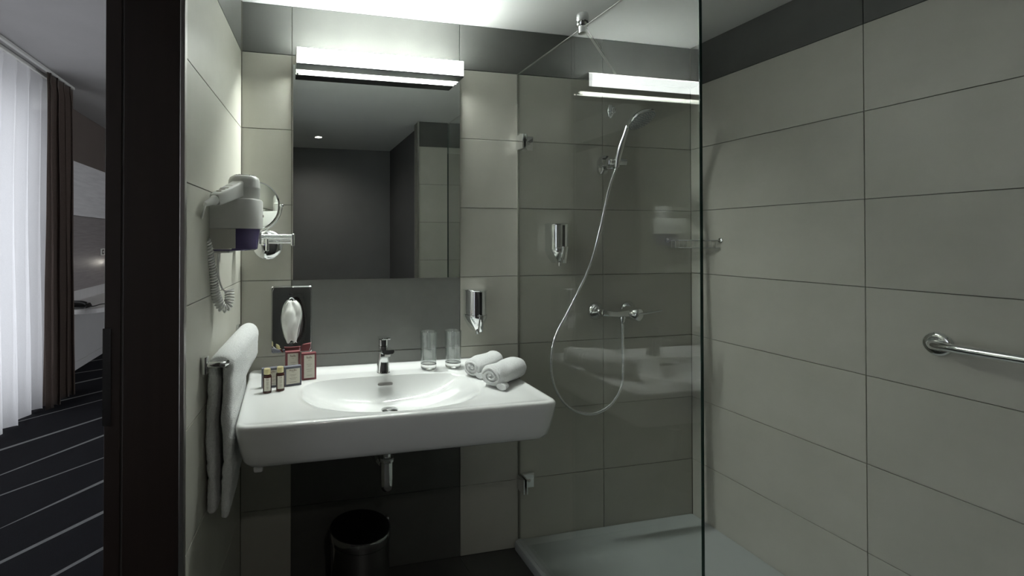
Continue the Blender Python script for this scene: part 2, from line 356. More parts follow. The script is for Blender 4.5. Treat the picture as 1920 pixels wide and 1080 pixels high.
# ------------------------------------------------------------------ glass shower screen
gl = thing('shower_screen', (XG, -.48, TZ), 'frameless clear glass shower screen with green edge beside the basin', 'shower screen')
gx0, gx1, gy0, gy1, gz1 = XG-.004, XG+.004, -.962, -.003, 2.10
bm = NB()
for x in (gx0, gx1):
    vs = [bm.verts.new(p) for p in ((x, gy0+.0006, TZ+.001), (x, gy1, TZ+.001), (x, gy1, gz1-.0006), (x, gy0+.0006, gz1-.0006))]
    bm.faces.new(vs)
o = part('pane', bm, 'glass', gl, False)
for p in o.data.polygons:      # outward facing both sides
    pass
me = o.data
bm = NB(); bm.from_mesh(me)
for f in bm.faces:
    want = -1 if f.calc_center_median().x < 0 else 1
    if f.normal.x*want < 0: f.normal_flip()
bm.to_mesh(me); bm.free()
bm = NB(); box(bm, gx0, gx1, gy0-.0008, gy0+.0006, TZ+.001, gz1); part('edge', bm, 'glass_edge', gl, False, label='dark green free vertical edge of the pane')
bm = NB(); box(bm, gx0, gx1, gy0, gy1, gz1-.0006, gz1+.0006); part('edge', bm, 'steel', gl, False, label='polished top edge of the pane')
bm = NB(); box(bm, gx0-.001, gx1+.001, -.003, -.0002, TZ, gz1); part('wall_seal', bm, 'grout', gl, False)
bm = NB(); box(bm, gx0-.003, gx1+.003, gy0+.003, gy1, TZ+.0002, TZ+.004); part('bottom_seal', bm, 'tray', gl, False)
for zc in (1.79, .295):
    bm = NB()
    box(bm, gx0-.007, gx0-.0005, -.062, -.0005, zc-.032, zc+.032, .001)
    cb = part('clamp', bm, 'chrome', gl, True, 30)
    bm = NB(); box(bm, gx1+.0005, gx1+.007, -.062, -.0005, zc-.032, zc+.032, .001); box(bm, gx1+.005, gx1+.064, -.009, -.0005, zc-.032, zc+.032, .001); part('wall_plate', bm, 'chrome', cb, True, 30)
    bm = NB(); lathe(bm, [(.007, 0), (.007, .002), (.005, .003)], (gx1+.04, -.009, zc), (0, -1, 0), 16); part('screw', bm, 'steel', cb)
# stabiliser bar from the top clamp diagonally to the back wall
bm = NB()
lathe(bm, [(.014, -.022), (.014, .002), (.019, .003), (.021, .006), (.021, .036), (.0195, .044), (.017, .047)], (XG, -.476, 2.104), (0, 0, 1), 28)
part('top_clamp', bm, 'chrome', gl)
bm = NB(); cyl(bm, (XG+.012, -.465, 2.115), (1.492, -.012, 2.115), .007, 16); lathe(bm, [(.019, 0), (.019, .006), (.015, .012), (.008, .014)], (1.492, -.0005, 2.115), (0, -1, 0), 20)
part('stabiliser_bar', bm, 'chrome', gl)

# ------------------------------------------------------------------ mirror and vanity lamp
mr_ = thing('wall_mirror', (.358, 0, 1.2), 'large frameless wall mirror above the white basin', 'mirror')
bm = NB(); box(bm, .005, .7105, -.006, -.0005, 1.199, 2.062); part('backing', bm, 'steel', mr_, False)
bm = NB(); box(bm, .0058, .7097, -.0065, -.006, 1.1998, 2.0615); part('silvered_face', bm, 'mirror', mr_, False)
lp = thing('vanity_lamp', (.358, 0, 2.04), 'long glowing white box lamp above the wall mirror', 'lamp')
lx0, lx1 = .0145, .6935; lyf = -.100; lzb, lzt = 2.0365, 2.0955
LD = -.037           # divider between the front box and the open downlight channel next to the mirror
bm = NB(); box(bm, lx0+.003, lx1-.003, lyf, LD-.002, lzb, lzt, .0015); part('diffuser', bm, 'lamp', lp, False)
bm = NB(); box(bm, lx0+.003, lx1-.003, LD-.002, LD, lzb-.001, lzt); part('divider', bm, 'plastic_c', lp, False)
bm = NB(); box(bm, lx0, lx1, lyf-.0006, LD, lzb-.0045, lzb-.0003, .001); part('bottom_plate', bm, 'darkmetal', lp, False)
bm = NB(); box(bm, lx0+.004, lx1-.004, LD+.0004, -.0015, lzb+.0205, lzb+.022); part('downlight_slot', bm, 'slot', lp, False)
bm = NB(); box(bm, lx0+.003, lx1-.003, LD, -.0012, lzb+.022, lzt); part('top_plate', bm, 'plastic_w', lp, False)
bm = NB(); box(bm, lx0+.004, lx1-.004, lyf+.003, -.056, lzt+.0002, lzt+.0014); part('uplight_face', bm, 'uplight', lp, False)
for x in (lx0, lx1-.003):
    bm = NB(); box(bm, x, x+.0028, lyf-.0006, -.001, lzb-.0045, lzt+.0014, .0008); part('end_cap', bm, 'plastic_c', lp, False)
for x in (lx0+.004, lx1-.012):
    bm = NB(); box(bm, x, x+.008, -.020, -.0068, lzb-.012, lzb+.006, .001); part('bracket', bm, 'steel', lp, False)

# ------------------------------------------------------------------ washbasin
BX0, BX1, BY0, BY1, BT = -.160, .842, -.563, -.001, .840
N = 192; bc = V((.345, -.285, 0))
def outline(x0, x1, y0, y1, r, rb, n=N):
    # rounded rectangle sampled by angle around the bowl centre
    out = []
    for i in range(n):
        a = 2*PI*i/n; d = V((math.cos(a), math.sin(a)))
        lo, hi = 0.0, 3.0
        for _ in range(36):
            mid = (lo+hi)/2; p = V((bc.x, bc.y)) + d*mid
            rr_ = r if p.y < (y0+y1)/2 else rb
            qx = max(x0+rr_-p.x, p.x-(x1-rr_), 0); qy = max(y0+rr_-p.y, p.y-(y1-rr_), 0)
            ins = (x0 <= p.x <= x1 and y0 <= p.y <= y1) and (qx*qx+qy*qy <= rr_*rr_ + 1e-12)
            if ins: lo = mid
            else: hi = mid
        out.append(V((bc.x+d.x*lo, bc.y+d.y*lo)))
    return out
def bowl_out(sc=1.0):
    out = []
    for i in range(N):
        a = 2*PI*i/N; cx, sy = math.cos(a), math.sin(a)
        ax = .318; by = .150 if sy > 0 else .232; e = 3.6 if sy > 0 else 2.3
        k = (abs(cx/ax)**e + abs(sy/by)**e)**(-1/e)
        out.append(V((bc.x+cx*k*sc, bc.y+sy*k*sc)))
    return out
def topz(p): 
    t = min(1, max(0, (p.y+.052)/.018)); return BT + .010*t*t*(3-2*t)
O0 = outline(BX0, BX1, BY0, BY1, .034, .012)
def shr(i_, z, r): return [V((p.x, p.y, z)) for p in outline(BX0+i_, BX1-i_, BY0+i_, BY1-min(i_, .0), r, .012)]
rr = [shr(.075, .702, .03), shr(.038, .708, .034), shr(.026, .716, .036), shr(.019, .728, .036), shr(.012, .755, .036), shr(.005, .79, .036), shr(.001, .82, .034)]
for i_, dz in ((.0, -.012), (.0015, -.006), (.005, -.0015), (.010, 0.0), (.018, .0), (.026, -.0022)):
    ol = outline(BX0+i_, BX1-i_, BY0+i_, BY1, max(.034-i_, .012), .012)
    rr.append([V((p.x, p.y, topz(p)+dz)) for p in ol])
inner = outline(BX0+.026, BX1-.026, BY0+.026, BY1, .012, .012); B1 = bowl_out(1.0)
for t in (.15, .3, .45, .6, .75, .9, 1.0):
    q = [inner[i].lerp(B1[i], t) for i in range(N)]
    rr.append([V((p.x, p.y, topz(p)-.0022 - .003*t*t)) for p in q])
depth = .090
for s in (.985, .96, .92, .87, .81, .74, .66, .57, .47, .36, .25, .15, .072):
    q = bowl_out(s); ring = []
    for i in range(N):
        sy = math.sin(2*PI*i/N); back = max(0, sy)
        k = 1-s; f_soft = (1-(1-min(1, k/.93))**2.3); f_hard = (1-(1-min(1, k/.55))**2.6)
        f = f_soft*(1-back) + f_hard*back
        ring.append(V((q[i].x, q[i].y + (.03*(1-s)), BT-.0052-depth*f)))
    rr.append(ring)
bm = NB(); rings(bm, rr)
basin = thing('washbasin', (.345, -.001, .70), 'wide white ceramic washbasin hung on the tiled wall', 'washbasin')
part('bowl', bm, 'ceramic', basin, ang=50)
bm = NB(); lathe(bm, [(.030, 0), (.031, .003), (.027, .0065), (.012, .008)], (.345, -.257, BT-.0052-depth-.001), (0, 0, 1), 32); part('drain_cover', bm, 'chrome', basin)
bm = NB(); pts = []
for k in range(24):
    a = 2*PI*k/24; pts.append((math.copysign(abs(math.cos(a))**.35, math.cos(a))*.029, math.copysign(abs(math.sin(a))**.7, math.sin(a))*.0055))
prism(bm, pts, -.004, .0025, mat_axis((.351, -.1535, .8085), (0, -.82, .57), (0, 0, 1))); part('overflow_slot', bm, 'steel', basin)
bm = NB(); box(bm, -.112, -.085, -.52, -.46, .690, .709, .006); part('support_lug', bm, 'ceramic', basin)

# faucet
fx, fy = .356, -.085
fz = BT-.006
fc = thing('basin_faucet', (fx, fy, fz), 'chrome single lever faucet standing on the white basin', 'faucet')
def sqring(cx, cy, z, hw, hd, r=.006): return rrect(cx-hw, cx+hw, cy-hd, cy+hd, r, z, 5)
bm = NB(); rings(bm, [sqring(fx, fy, fz, .026, .026, .014), sqring(fx, fy, fz+.004, .026, .026, .014), sqring(fx, fy, fz+.006, .0245, .0245, .014), sqring(fx, fy, fz+.05, .0215, .022, .012), sqring(fx, fy-.001, fz+.088, .0185, .020, .010), sqring(fx, fy, fz+.107, .0175, .019, .009)])
part('body', bm, 'chrome', fc)
bm = NB(); m_ = Matrix.Translation((fx, fy, fz+.094)) @ Matrix.Rotation(math.radians(-5), 4, 'X')
for lo, hi in ((0, 1),):
    prof = [(.006, -.016, .008), (-.03, -.015, .008), (-.07, -.011, .008), (-.098, -.007, .007)]
rr = []
for yy, zb, zt in prof:
    hw = .0175 + (.006*min(1, max(0, -yy/.098)))
    rr.append([m_ @ V(q) for q in ((-hw, yy, zt), (-hw, yy, zb+.005), (-hw+.006, yy, zb), (hw-.006, yy, zb), (hw, yy, zb+.005), (hw, yy, zt))])
rings(bm, rr); part('spout', bm, 'chrome', fc, ang=25)
bm = NB(); lathe(bm, [(.011, 0), (.011, .008)], m_ @ V((0, -.085, -.017)), (0, 0, 1), 20); part('aerator', bm, 'steel', fc)
bm = NB(); rings(bm, [sqring(fx, fy, fz+.108, .0165, .018, .008), sqring(fx, fy, fz+.132, .0165, .018, .008)]); part('cartridge_cap', bm, 'chrome', fc)
bm = NB(); m_ = Matrix.Translation((fx, fy, fz+.134)) @ Matrix.Rotation(math.radians(-6), 4, 'X'); box(bm, -.0175, .0175, -.062, .020, 0, .009, .003, 2, m_); part('lever', bm, 'chrome', fc)

# bottle trap below the basin
tp = thing('basin_waste_pipe', (.348, -.19, .42), 'chrome waste pipe and trap under the washbasin', 'pipe')
bm = NB(); cyl(bm, (.348, -.19, .54), (.348, -.19, .7018), .0165, 24); part('tail_pipe', bm, 'chrome', tp)
bm = NB(); lathe(bm, [(.021, 0), (.029, .003), (.030, .012), (.027, .016), (.0175, .017)], (.348, -.19, .532), (0, 0, 1), 28); part('collar', bm, 'chrome', tp)
bm = NB(); lathe(bm, [(.006, 0), (.016, .004), (.0225, .014), (.0235, .03), (.0235, .048), (.0245, .049), (.0245, .112), (.021, .114)], (.348, -.19, .419), (0, 0, 1), 28); part('trap_cup', bm, 'chrome', tp)
bm = NB(); tube(bm, smooth_path([(.345, -.17, .51), (.331, -.15, .51), (.322, -.12, .512), (.318, -.06, .512), (.318, -.004, .512)], 6), .014, 16); part('wall_pipe', bm, 'chrome', tp)
bm = NB(); lathe(bm, [(.03, 0), (.03, .004), (.017, .008)], (.318, -.0005, .512), (0, -1, 0), 24); part('wall_flange', bm, 'chrome', tp)

# ------------------------------------------------------------------ tumblers
def tumbler(x, y, label):
    z = topz(V((x, y)))-.0015; root = thing('drinking_glass', (x, y, z), label, 'glass', 'clear tumblers on the basin ledge')
    bm = NB(); lathe(bm, [(.028, 0), (.0305, .002), (.0318, .008), (.0322, .0215), (.0300, .0225), (.004, .0215)], (x, y, z), (0, 0, 1), 48); part('base', bm, 'tumbler', root, ang=60)
    bm = NB(); lathe(bm, [(.0322, .0217), (.033, .06), (.0345, .150), (.0342, .1508), (.0335, .150), (.0320, .06), (.0306, .0230)], (x, y, z), (0, 0, 1), 48, False, False); part('wall', bm, 'tumbler_wall', root, ang=60)
tumbler(.5435, -.088, 'tall clear drinking glass nearer the faucet on the basin')
tumbler(.648, -.088, 'tall clear drinking glass farther from the faucet, in front of the beige tile edge')

# ------------------------------------------------------------------ rolled towels
def rolled(p0, p1, r, label, seed, flat=.86):
    a, b = V(p0), V(p1); ax = (b-a).normalized(); side = ax.cross(V((0, 0, 1))).normalized(); Ln = (b-a).length
    base = a.lerp(b, .5); base.z = a.z-r*flat
    root = thing('rolled_towel', base, label, 'towel', 'rolled hand towels on the basin')
    bm = NB(); ns, nk = 26, 44; rr = []
    for i in range(ns+1):
        t = i/ns; e = min(t, 1-t)*Ln; rs = r*(1-.22*max(0, 1-e/.016)**2)*(1+.05*math.sin(t*9+seed))
        ring = []
        for k in range(nk):
            th = 2*PI*k/nk; n_ = noise.noise(V((math.cos(th)*1.6+seed, math.sin(th)*1.6, t*4)))
            rad = rs*(1+.06*n_) ; zz = math.sin(th)*rad*flat
            zz = max(zz, -r*flat*.92)
            ring.append(a+ax*(Ln*t)+side*(math.cos(th)*rad*1.08)+V((0, 0, zz)))
        rr.append(ring)
    rings(bm, rr); part('outer_layer', bm, 'terry', root, ang=60)
    # spiral layers showing at both ends
    for end, q, d in ((0, a, -1), (1, b, 1)):
        bm = NB(); path = []
        for k in range(64):
            th = k/64*2*PI*2.3+seed; rad = r*(.08+.74*k/64)
            path.append(q+ax*(d*(.002+.006*noise.noise(V((th, seed, 3)))))+side*math.cos(th)*rad*1.05+V((0, 0, math.sin(th)*rad*flat)))
        tube(bm, path, lambda i: r*.115*(1+.25*noise.noise(V((i*.3, seed, 0)))), 8); part('end_spiral', bm, 'terry', root, ang=70)
    # loose corner
    bm = NB(); rr = []
    for i in range(9):
        t = i/8; c = a+ax*(Ln*(-.04+.16*t))+side*(r*1.0)+V((0, 0, -r*flat*.72))
        rr.append([c+side*(r*.45*math.cos(2*PI*k/10))*(1-.3*t)+V((0, 0, r*.26*math.sin(2*PI*k/10))) for k in range(10)])
    rings(bm, rr); part('loose_corner', bm, 'terry', root, ang=70)
    return root
zt = BT-.003
rolled((.688, -.375, zt+.040), (.846, -.262, zt+.040), .043, 'white rolled towel nearest the basin front edge', 1.3)
rolled((.672, -.232, zt+.036), (.822, -.120, zt+.036), .039, 'white rolled towel lying behind the other roll, closer to the wall', 4.1)

# ------------------------------------------------------------------ amenities on the basin
def textlines(root, mtx, w_, h_, rows, mat='ink_red', title=True):
    bm = NB()
    if title:
        for k in range(5): box(bm, -w_*.26+k*w_*.105, -w_*.26+k*w_*.105+w_*.075, -.0002, .0002, h_*.36-(.012*h_ if k else 0), h_*.36+h_*(.085 if k in (0, 3) else .05), 0, 1, mtx)
    for z, l in rows: box(bm, -w_*l/2, w_*l/2, -.0002, .0002, h_*z-.0005, h_*z+.0005, 0, 1, mtx)
    return part('label_print', bm, mat, root, False)
def carton(name, cx, cy, w_, d_, h_, rot, mat, lw_, lh, label, cat, rows, group, lift=0):
    z = BT-.004+lift; root = thing(name, (cx, cy, z), label, cat, group)
    mt = Matrix.Translation((cx, cy, z)) @ Matrix.Rotation(math.radians(rot), 4, 'Z')
    bm = NB(); box(bm, -w_/2, w_/2, -d_/2, d_/2, 0, h_, .0008, 1, mt); part('carton', bm, mat, root, False)
    bm = NB(); box(bm, -lw_/2, lw_/2, -d_/2-.0006, -d_/2+.0002, h_*.5-lh/2, h_*.5+lh/2, 0, 1, mt); part('label', bm, 'label', root, False, label='cream paper label')
    textlines(root, mt @ Matrix.Translation((0, -d_/2-.0007, h_*.5)), lw_, lh, rows)
    return root
R1 = [(.28, .2), (.1, .5), (.02, .3), (-.12, .55), (-.2, .4), (-.38, .5)]
carton('soap_box', .063, -.118, .054, .022, .100, 9, 'red_card', .040, .086, 'dark red carton with cream label standing nearest the bowl', 'box', R1, 'amenity boxes on the basin')
carton('soap_box', .004, -.080, .054, .022, .100, 7, 'red_card', .040, .086, 'dark red carton standing behind the grey box, below the tissue dispenser', 'box', R1, 'amenity boxes on the basin')
carton('soap_box', .002, -.182, .062, .020, .070, 14, 'grey_card', .050, .054, 'blue-grey carton with cream label beside the front red carton', 'box', R1, 'amenity boxes on the basin')
carton('soap_box', -.072, -.188, .066, .020, .070, 10, 'grey_card', .052, .054, 'blue-grey carton partly hidden behind the two amber bottles', 'box', R1, 'amenity boxes on the basin')
def bottle(x, y, label, rot):
    z = BT-.004; root = thing('toiletry_bottle', (x, y, z), label, 'bottle', 'small amber bottles on the basin')
    bm = NB(); lathe(bm, [(.013, 0), (.0148, .002), (.0148, .058), (.013, .0615), (.009, .063), (.009, .066)], (x, y, z), (0, 0, 1), 28); part('body', bm, 'amber', root)
    bm = NB(); lathe(bm, [(.0112, 0), (.0116, .001), (.0116, .016), (.0106, .0185), (.004, .019)], (x, y, z+.0645), (0, 0, 1), 28); part('cap', bm, 'gold', root)
    bm = NB(); n = 14; r = .01505; rr = []
    for zz in (.010, .054): rr.append([V((x+r*math.sin(rot+(-.8+1.6*k/n)), y-r*math.cos(rot+(-.8+1.6*k/n)), z+zz)) for k in range(n+1)])
    for zz in (.054, .010): rr.append([V((x+(r-.0005)*math.sin(rot+(-.8+1.6*k/n)), y-(r-.0005)*math.cos(rot+(-.8+1.6*k/n)), z+zz)) for k in range(n+1)])
    rr.append(rr[0]); rings(bm, rr, False, False, False); bmesh.ops.remove_doubles(bm, verts=bm.verts, dist=1e-6); bmesh.ops.holes_fill(bm, edges=bm.edges); part('label', bm, 'label', root, label='cream paper label')
    mt = Matrix.Translation((x, y, z+.032)) @ Matrix.Rotation(rot, 4, 'Z') @ Matrix.Translation((0, -.0156, 0)); textlines(root, mt, .017, .042, [(.2, .5), (.1, .4), (.0, .5), (-.2, .5), (-.3, .3)])
bottle(-.0835, -.252, 'small amber bottle with gold cap nearest the hanging towel', .12)
bottle(-.040, -.236, 'small amber bottle with gold cap in front of the gap between grey cartons', .12)

# ------------------------------------------------------------------ tissue dispenser
td = thing('tissue_dispenser', (.0, 0, .914), 'polished chrome tissue dispenser on the wall left of the faucet', 'dispenser')
bm = NB(); rings(bm, [[mat_axis((0, 0, 0), (0, -1, 0)) @ V((0, 0, 0)) for _ in range(1)]]*0 or [rrect(-.078, .080, .9165, 1.1795, .008, 0)]*0 or [[V((p.x, y, p.y)) for p in rrect(-.078+i_, .080-i_, .9165+i_, 1.1795-i_, .008, 0)] for y, i_ in ((-.0005, 0), (-.026, 0), (-.030, .003))]); part('housing', bm, 'chrome', td)
# front plate with drop-shaped opening
def drop(k, n=64, sc=1.0):
    a = 2*PI*k/n; s = math.sin(a); c = math.cos(a)
    wdt = .030*(1-.30*s) if s > 0 else .030
    return (.0 + c*wdt*sc, 1.043 + s*.083*sc)
bm = NB(); n = 64
def plate_ring(y, sc): return [V((drop(k, n, sc)[0], y, drop(k, n, sc)[1])) for k in range(n)]
def sq_ring(y, hw=.0745, hh=.1275):
    out = []
    for k in range(n):
        a = 2*PI*k/n; c, s = math.cos(a), math.sin(a); e = min(hw/max(1e-6, abs(c)), hh/max(1e-6, abs(s))); out.append(V((.001+c*e, y, 1.048+s*e)))
    return out
rings(bm, [sq_ring(-.0302), sq_ring(-.0318, .0735, .1265), plate_ring(-.0318, 1.16), plate_ring(-.0305, 1.06), plate_ring(-.027, 1.0), plate_ring(-.0285, .98)], False, False); part('front_plate', bm, 'mirror', td, ang=35)
bm = NB(); rings(bm, [plate_ring(-.0303, .99), plate_ring(-.0301, .5)], False, True); part('opening', bm, 'black', td)
bm = NB(); box(bm, -.008, .008, -.0328, -.0317, 1.142, 1.150, .0008); box(bm, -.010, -.004, -.0328, -.0317, 1.142, 1.152, .0004); part('lock', bm, 'darkmetal', td)
# tissue
bm = NB(); rr = []
nv, nh = 30, 22
for i in range(nv+1):
    t = i/nv; z = 1.122-.155*t; half = .016+.020*math.sin(PI*min(1, t*1.05))**.8+.004*math.sin(t*7); cx = .002-.012*math.sin(PI*t*.9)*t+.004*t; row = []
    for j in range(nh+1):
        s = j/nh*2-1; n_ = noise.noise(V((s*2.2, t*5, 2.0))); fold = .006*math.sin(s*5+t*6)+.007*abs(math.sin(s*2.4-t*3.2))
        row.append(V((cx+s*half*(1+.06*n_), -.034-.016*math.sin(PI*t)**.7*(1-s*s*.55)-fold*.7-.004*n_*t, z+.006*n_-.010*abs(s)*t)))
    rr.append(row)
vv = [[bm.verts.new(p) for p in r] for r in rr]
for a_, b_ in zip(vv[:-1], vv[1:]):
    for j in range(nh): bm.faces.new((a_[j], a_[j+1], b_[j+1], b_[j]))
o = solo('paper_tissue', bm, 'paper', (.0, -.035, 1.04), 'crumpled white tissue hanging out of the chrome dispenser', 'tissue', ang=50)
sm = o.modifiers.new('solid', 'SOLIDIFY'); sm.thickness = .0008

# ------------------------------------------------------------------ soap dispensers
def soap_disp(x, z, label):
    root = thing('soap_dispenser', (x, 0, z-.09), label, 'dispenser', 'chrome wall soap dispensers')
    def half(zz, r, d, n=22):
        return [V((x+r*math.cos(PI*k/n), -.001-d*math.sin(PI*k/n)**.8, z+zz)) for k in range(n+1)] + [V((x-r*.9, -.0005, z+zz)), V((x+r*.9, -.0005, z+zz))]
    bm = NB(); rings(bm, [half(-.018, .047, .070), half(.082, .048, .072)]); part('container', bm, 'chrome', root)
    bm = NB(); rings(bm, [half(.0825, .050, .075), half(.086, .0505, .076), half(.089, .048, .072)]); part('lid', bm, 'chrome', root)
    bm = NB(); rings(bm, [half(-.088, .014, .038), half(-.070, .030, .054), half(-.045, .0445, .070), half(-.024, .0505, .076), half(-.0185, .0495, .074)]); part('cone', bm, 'chrome', root)
    bm = NB(); box(bm, x-.006, x+.006, -.0745, -.066, z-.018, z+.080, .001); part('sight_slot', bm, 'black', root)
    bm = NB(); m_ = Matrix.Translation((x, -.07, z-.05)) @ Matrix.Rotation(math.radians(12), 4, 'X'); box(bm, -.009, .009, -.016, .004, -.034, .040, .003, 2, m_); part('push_lever', bm, 'chrome', root)
    bm = NB(); cyl(bm, (x, -.040, z-.100), (x, -.040, z-.084), .008, 16); part('spout', bm, 'chrome', root)
soap_disp(.776, 1.060, 'chrome soap dispenser on the tile just left of the glass screen')
soap_disp(1.166, 1.345, 'chrome soap dispenser inside the shower, behind the glass screen')

# ------------------------------------------------------------------ towel rail and hanging towel on the left wall
wd = V((SK, 1, 0)).normalized()          # along the left wall, away from the camera
wn_ = V((1, -SK, 0)).normalized()        # out of the left wall
def LW(y, off, z): return V((XL, 0, 0)) + wd*(y/wd.y) + wn_*off + V((0, 0, z))
tr_ = thing('towel_rail', LW(-.33, .0, 1.02), 'chrome towel rail on the left tiled wall beside the basin', 'towel rail')
RO = .042
for y in (-.575, -.085):
    bm = NB(); mt = Matrix.Translation(LW(y, 0, 1.022)) @ Matrix(((wn_.x, wd.x, 0, 0), (wn_.y, wd.y, 0, 0), (0, 0, 1, 0), (0, 0, 0, 1)))
    box(bm, .0005, .016, -.0125, .0125, -.024, .024, .003, 2, mt); part('wall_plate', bm, 'chrome', tr_)
RR = .060
bm = NB(); pth = [LW(-.575, .012, 1.022), LW(-.575, RR-.012, 1.022), LW(-.5735, RR-.003, 1.022), LW(-.565, RR, 1.022), LW(-.3, RR, 1.022), LW(-.095, RR, 1.022), LW(-.0865, RR-.003, 1.022), LW(-.085, RR-.012, 1.022), LW(-.085, .012, 1.022)]
tube(bm, pth, .0085, 16); part('rail', bm, 'chrome', tr_)
# towel folded over the rail
bm = NB(); ns = 150
def towel_loop(t, sh):
    # closed outline of an inverted U (offset from the wall, height); sh thins both layers toward the towel's side edges
    zb_f, zb_b = .598+.010*math.sin(3*t), .604+.010*math.sin(2*t+1); pts = []
    cb, cf = RO-.0220, RO+.0205+.008*t; zr = 1.018; top = .028+.014*t
    def hang(c, zb, sgn, lean):
        out = []; n = 60
        for k in range(n+1):
            z = zr-.004-(zr-.004-zb)*k/n
            w_ = .0150*(1+.07*math.sin(z*37+sgn)+.07*math.sin(z*81+t*5+sgn))
            for zd in (.742, .700): w_ *= 1-.26*math.exp(-((z-zd)/.006)**2)
            out.append((c+lean*(zr-z)*.5+.003*math.sin(z*16+sgn*2), w_*sh, z))
        return out
    hf = hang(cf, zb_f, 1, .004); hb = hang(cb, zb_b, -1, -.004)
    for c, w_, z in hf: pts.append((c+w_, z))
    c, w_, z = hf[-1]
    for k in range(1, 8): a = PI*k/8; pts.append((c+w_*math.cos(a), z-w_*.7*math.sin(a)))
    for c, w_, z in reversed(hf): pts.append((c-w_*.90, z))
    for c, w_, z in hb: pts.append((c+w_*.90, z))
    c, w_, z = hb[-1]
    for k in range(1, 8): a = PI*k/8; pts.append((c+w_*math.cos(a), z-w_*.7*math.sin(a)))
    for c, w_, z in reversed(hb): pts.append((c-w_, z))
    c0 = hb[0][0]-hb[0][1]; c1 = hf[0][0]+hf[0][1]; z0 = hf[0][2]
    for k in range(1, 30):
        a = PI-PI*k/30; pts.append(((c0+c1)/2+(c1-c0)/2*math.cos(a), z0+top*(.8+.2*sh)*math.sin(a)))
    return pts
rr = []
for i in range(ns+1):
    t = .5-.5*math.cos(PI*i/ns) if False else i/ns; y = -.552+.452*t; e = min(t, 1-t)*.452; q = max(0, 1-e/.020); sh = max(.10, math.sqrt(max(0, 1-q*q)))
    ring = []
    for (u, z) in towel_loop(t, sh):
        n_ = noise.noise(V((u*22, y*9, z*9)))*.0030 + noise.noise(V((u*260, y*260, z*260)))*.0016
        av = (-.166-(XL+SK*y))/wn_.x; k_ = min(1.0, max(0.0, (.95-z)/.09)); k_ = k_*k_*(3-2*k_)
        if av < .082: u = u*(1-k_) + u*av/.082*k_
        ring.append(LW(y+.006*noise.noise(V((3, z*8, u*30))), max(.003, u+n_), z+n_*.6))
    rr.append(ring)
vv = [[bm.verts.new(p) for p in r] for r in rr]; K = len(vv[0])
for a_, b_ in zip(vv[:-1], vv[1:]):
    for j in range(K): bm.faces.new((a_[j], a_[(j+1) % K], b_[(j+1) % K], b_[j]))
for ring in (vv[0], vv[-1]):
    q = lambda *ix: bm.faces.new([ring[i] for i in ix])
    for i in range(60): q(i, i+1, 127-i, 128-i); q(129+i, 130+i, 256-i, 257-i)
    q(*range(60, 69)); q(*range(189, 198)); q(0, 128, 129, *range(257, 287))
solo('bath_towel', bm, 'terry', LW(-.33, RO, .60), 'long white terry towel folded over the chrome rail', 'towel', ang=75)

# ------------------------------------------------------------------ hair dryer and its wall holder
HY = -.415
hold = thing('dryer_holder', LW(HY, 0, 1.33), 'cream and purple wall holder for the hair dryer on the left wall', 'holder')
MW = Matrix.Translation(LW(HY, 0, 0)) @ Matrix(((wn_.x, wd.x, 0, 0), (wn_.y, wd.y, 0, 0), (0, 0, 1, 0), (0, 0, 0, 1)))   # local: x out of wall, y along wall, z up
def dshape(d, hw, flat, z, n=16, bx=.0005):
    out = [V((bx, -hw, z)), V((flat, -hw, z))]
    for k in range(1, n):
        a = -PI/2+PI*k/n; out.append(V((flat+(d-flat)*math.cos(a), hw*math.sin(a), z)))
    out += [V((flat, hw, z)), V((bx, hw, z))]
    return out
def dmesh(levels): 
    bm = NB(); rings(bm, [[MW @ p for p in dshape(*l)] for l in levels]); return bm
part('collar', dmesh([(.136, .082, .075, 1.394), (.138, .083, .075, 1.396), (.138, .083, .075, 1.478), (.135, .081, .075, 1.4825), (.128, .074, .075, 1.4835)]), 'plastic_w', hold)
part('rear_shell', dmesh([(.066, .078, .05, 1.333), (.068, .080, .05, 1.336), (.068, .080, .05, 1.3935)]), 'plastic_c', hold, False)
bm = dmesh([(.114, .062, .070, 1.329), (.122, .066, .070, 1.333), (.131, .074, .075, 1.3938)]); 
part('lower_front', bm, 'purple', hold, label='purple curved lower front')
bm = NB(); box(bm, .0005, .072, -.0795, -.0765, 1.336, 1.3935, .001, 1, MW); part('side_panel', bm, 'plastic_c', hold, False)
bm = NB(); box(bm, .1375, .1392, .005, .02, 1.430, 1.438, .0004, 1, MW); part('indicator', bm, 'plastic_c', hold, False)
bm = NB(); box(bm, .0005, .05, -.05, .02, 1.322, 1.332, .002, 1, MW); part('cable_outlet', bm, 'plastic_c', hold, False)
# dryer: barrel drops into the holder, handle sticks out toward the doorway
bc_ = MW @ V((.085, -.012, 0))
dry = thing('hair_dryer', (bc_.x, bc_.y, 1.45), 'white hair dryer resting nozzle down in the wall holder', 'hair dryer')
bm = NB(); lathe(bm, [(.030, 1.440), (.040, 1.465), (.046, 1.4835), (.047, 1.515), (.0475, 1.516), (.0475, 1.519), (.047, 1.520), (.0455, 1.540), (.042, 1.549), (.036, 1.5535), (.030, 1.5545)], (bc_.x, bc_.y, 0), (0, 0, 1), 40); part('barrel', bm, 'plastic_w', dry)
bm = NB()
for r in (.010, .018, .026): lathe(bm, [(r-.0022, 0), (r-.0022, .003), (r+.0022, .003), (r+.0022, 0)], (bc_.x, bc_.y, 1.5540), (0, 0, 1), 28)
lathe(bm, [(.004, 0), (.004, .003)], (bc_.x, bc_.y, 1.554), (0, 0, 1), 12)
for k in range(20):
    a = 2*PI*k/20; m_ = Matrix.Translation((bc_.x, bc_.y, 1.5538)) @ Matrix.Rotation(a, 4, 'Z'); box(bm, .006, .0315, -.0011, .0011, 0, .0026, 0, 1, m_)
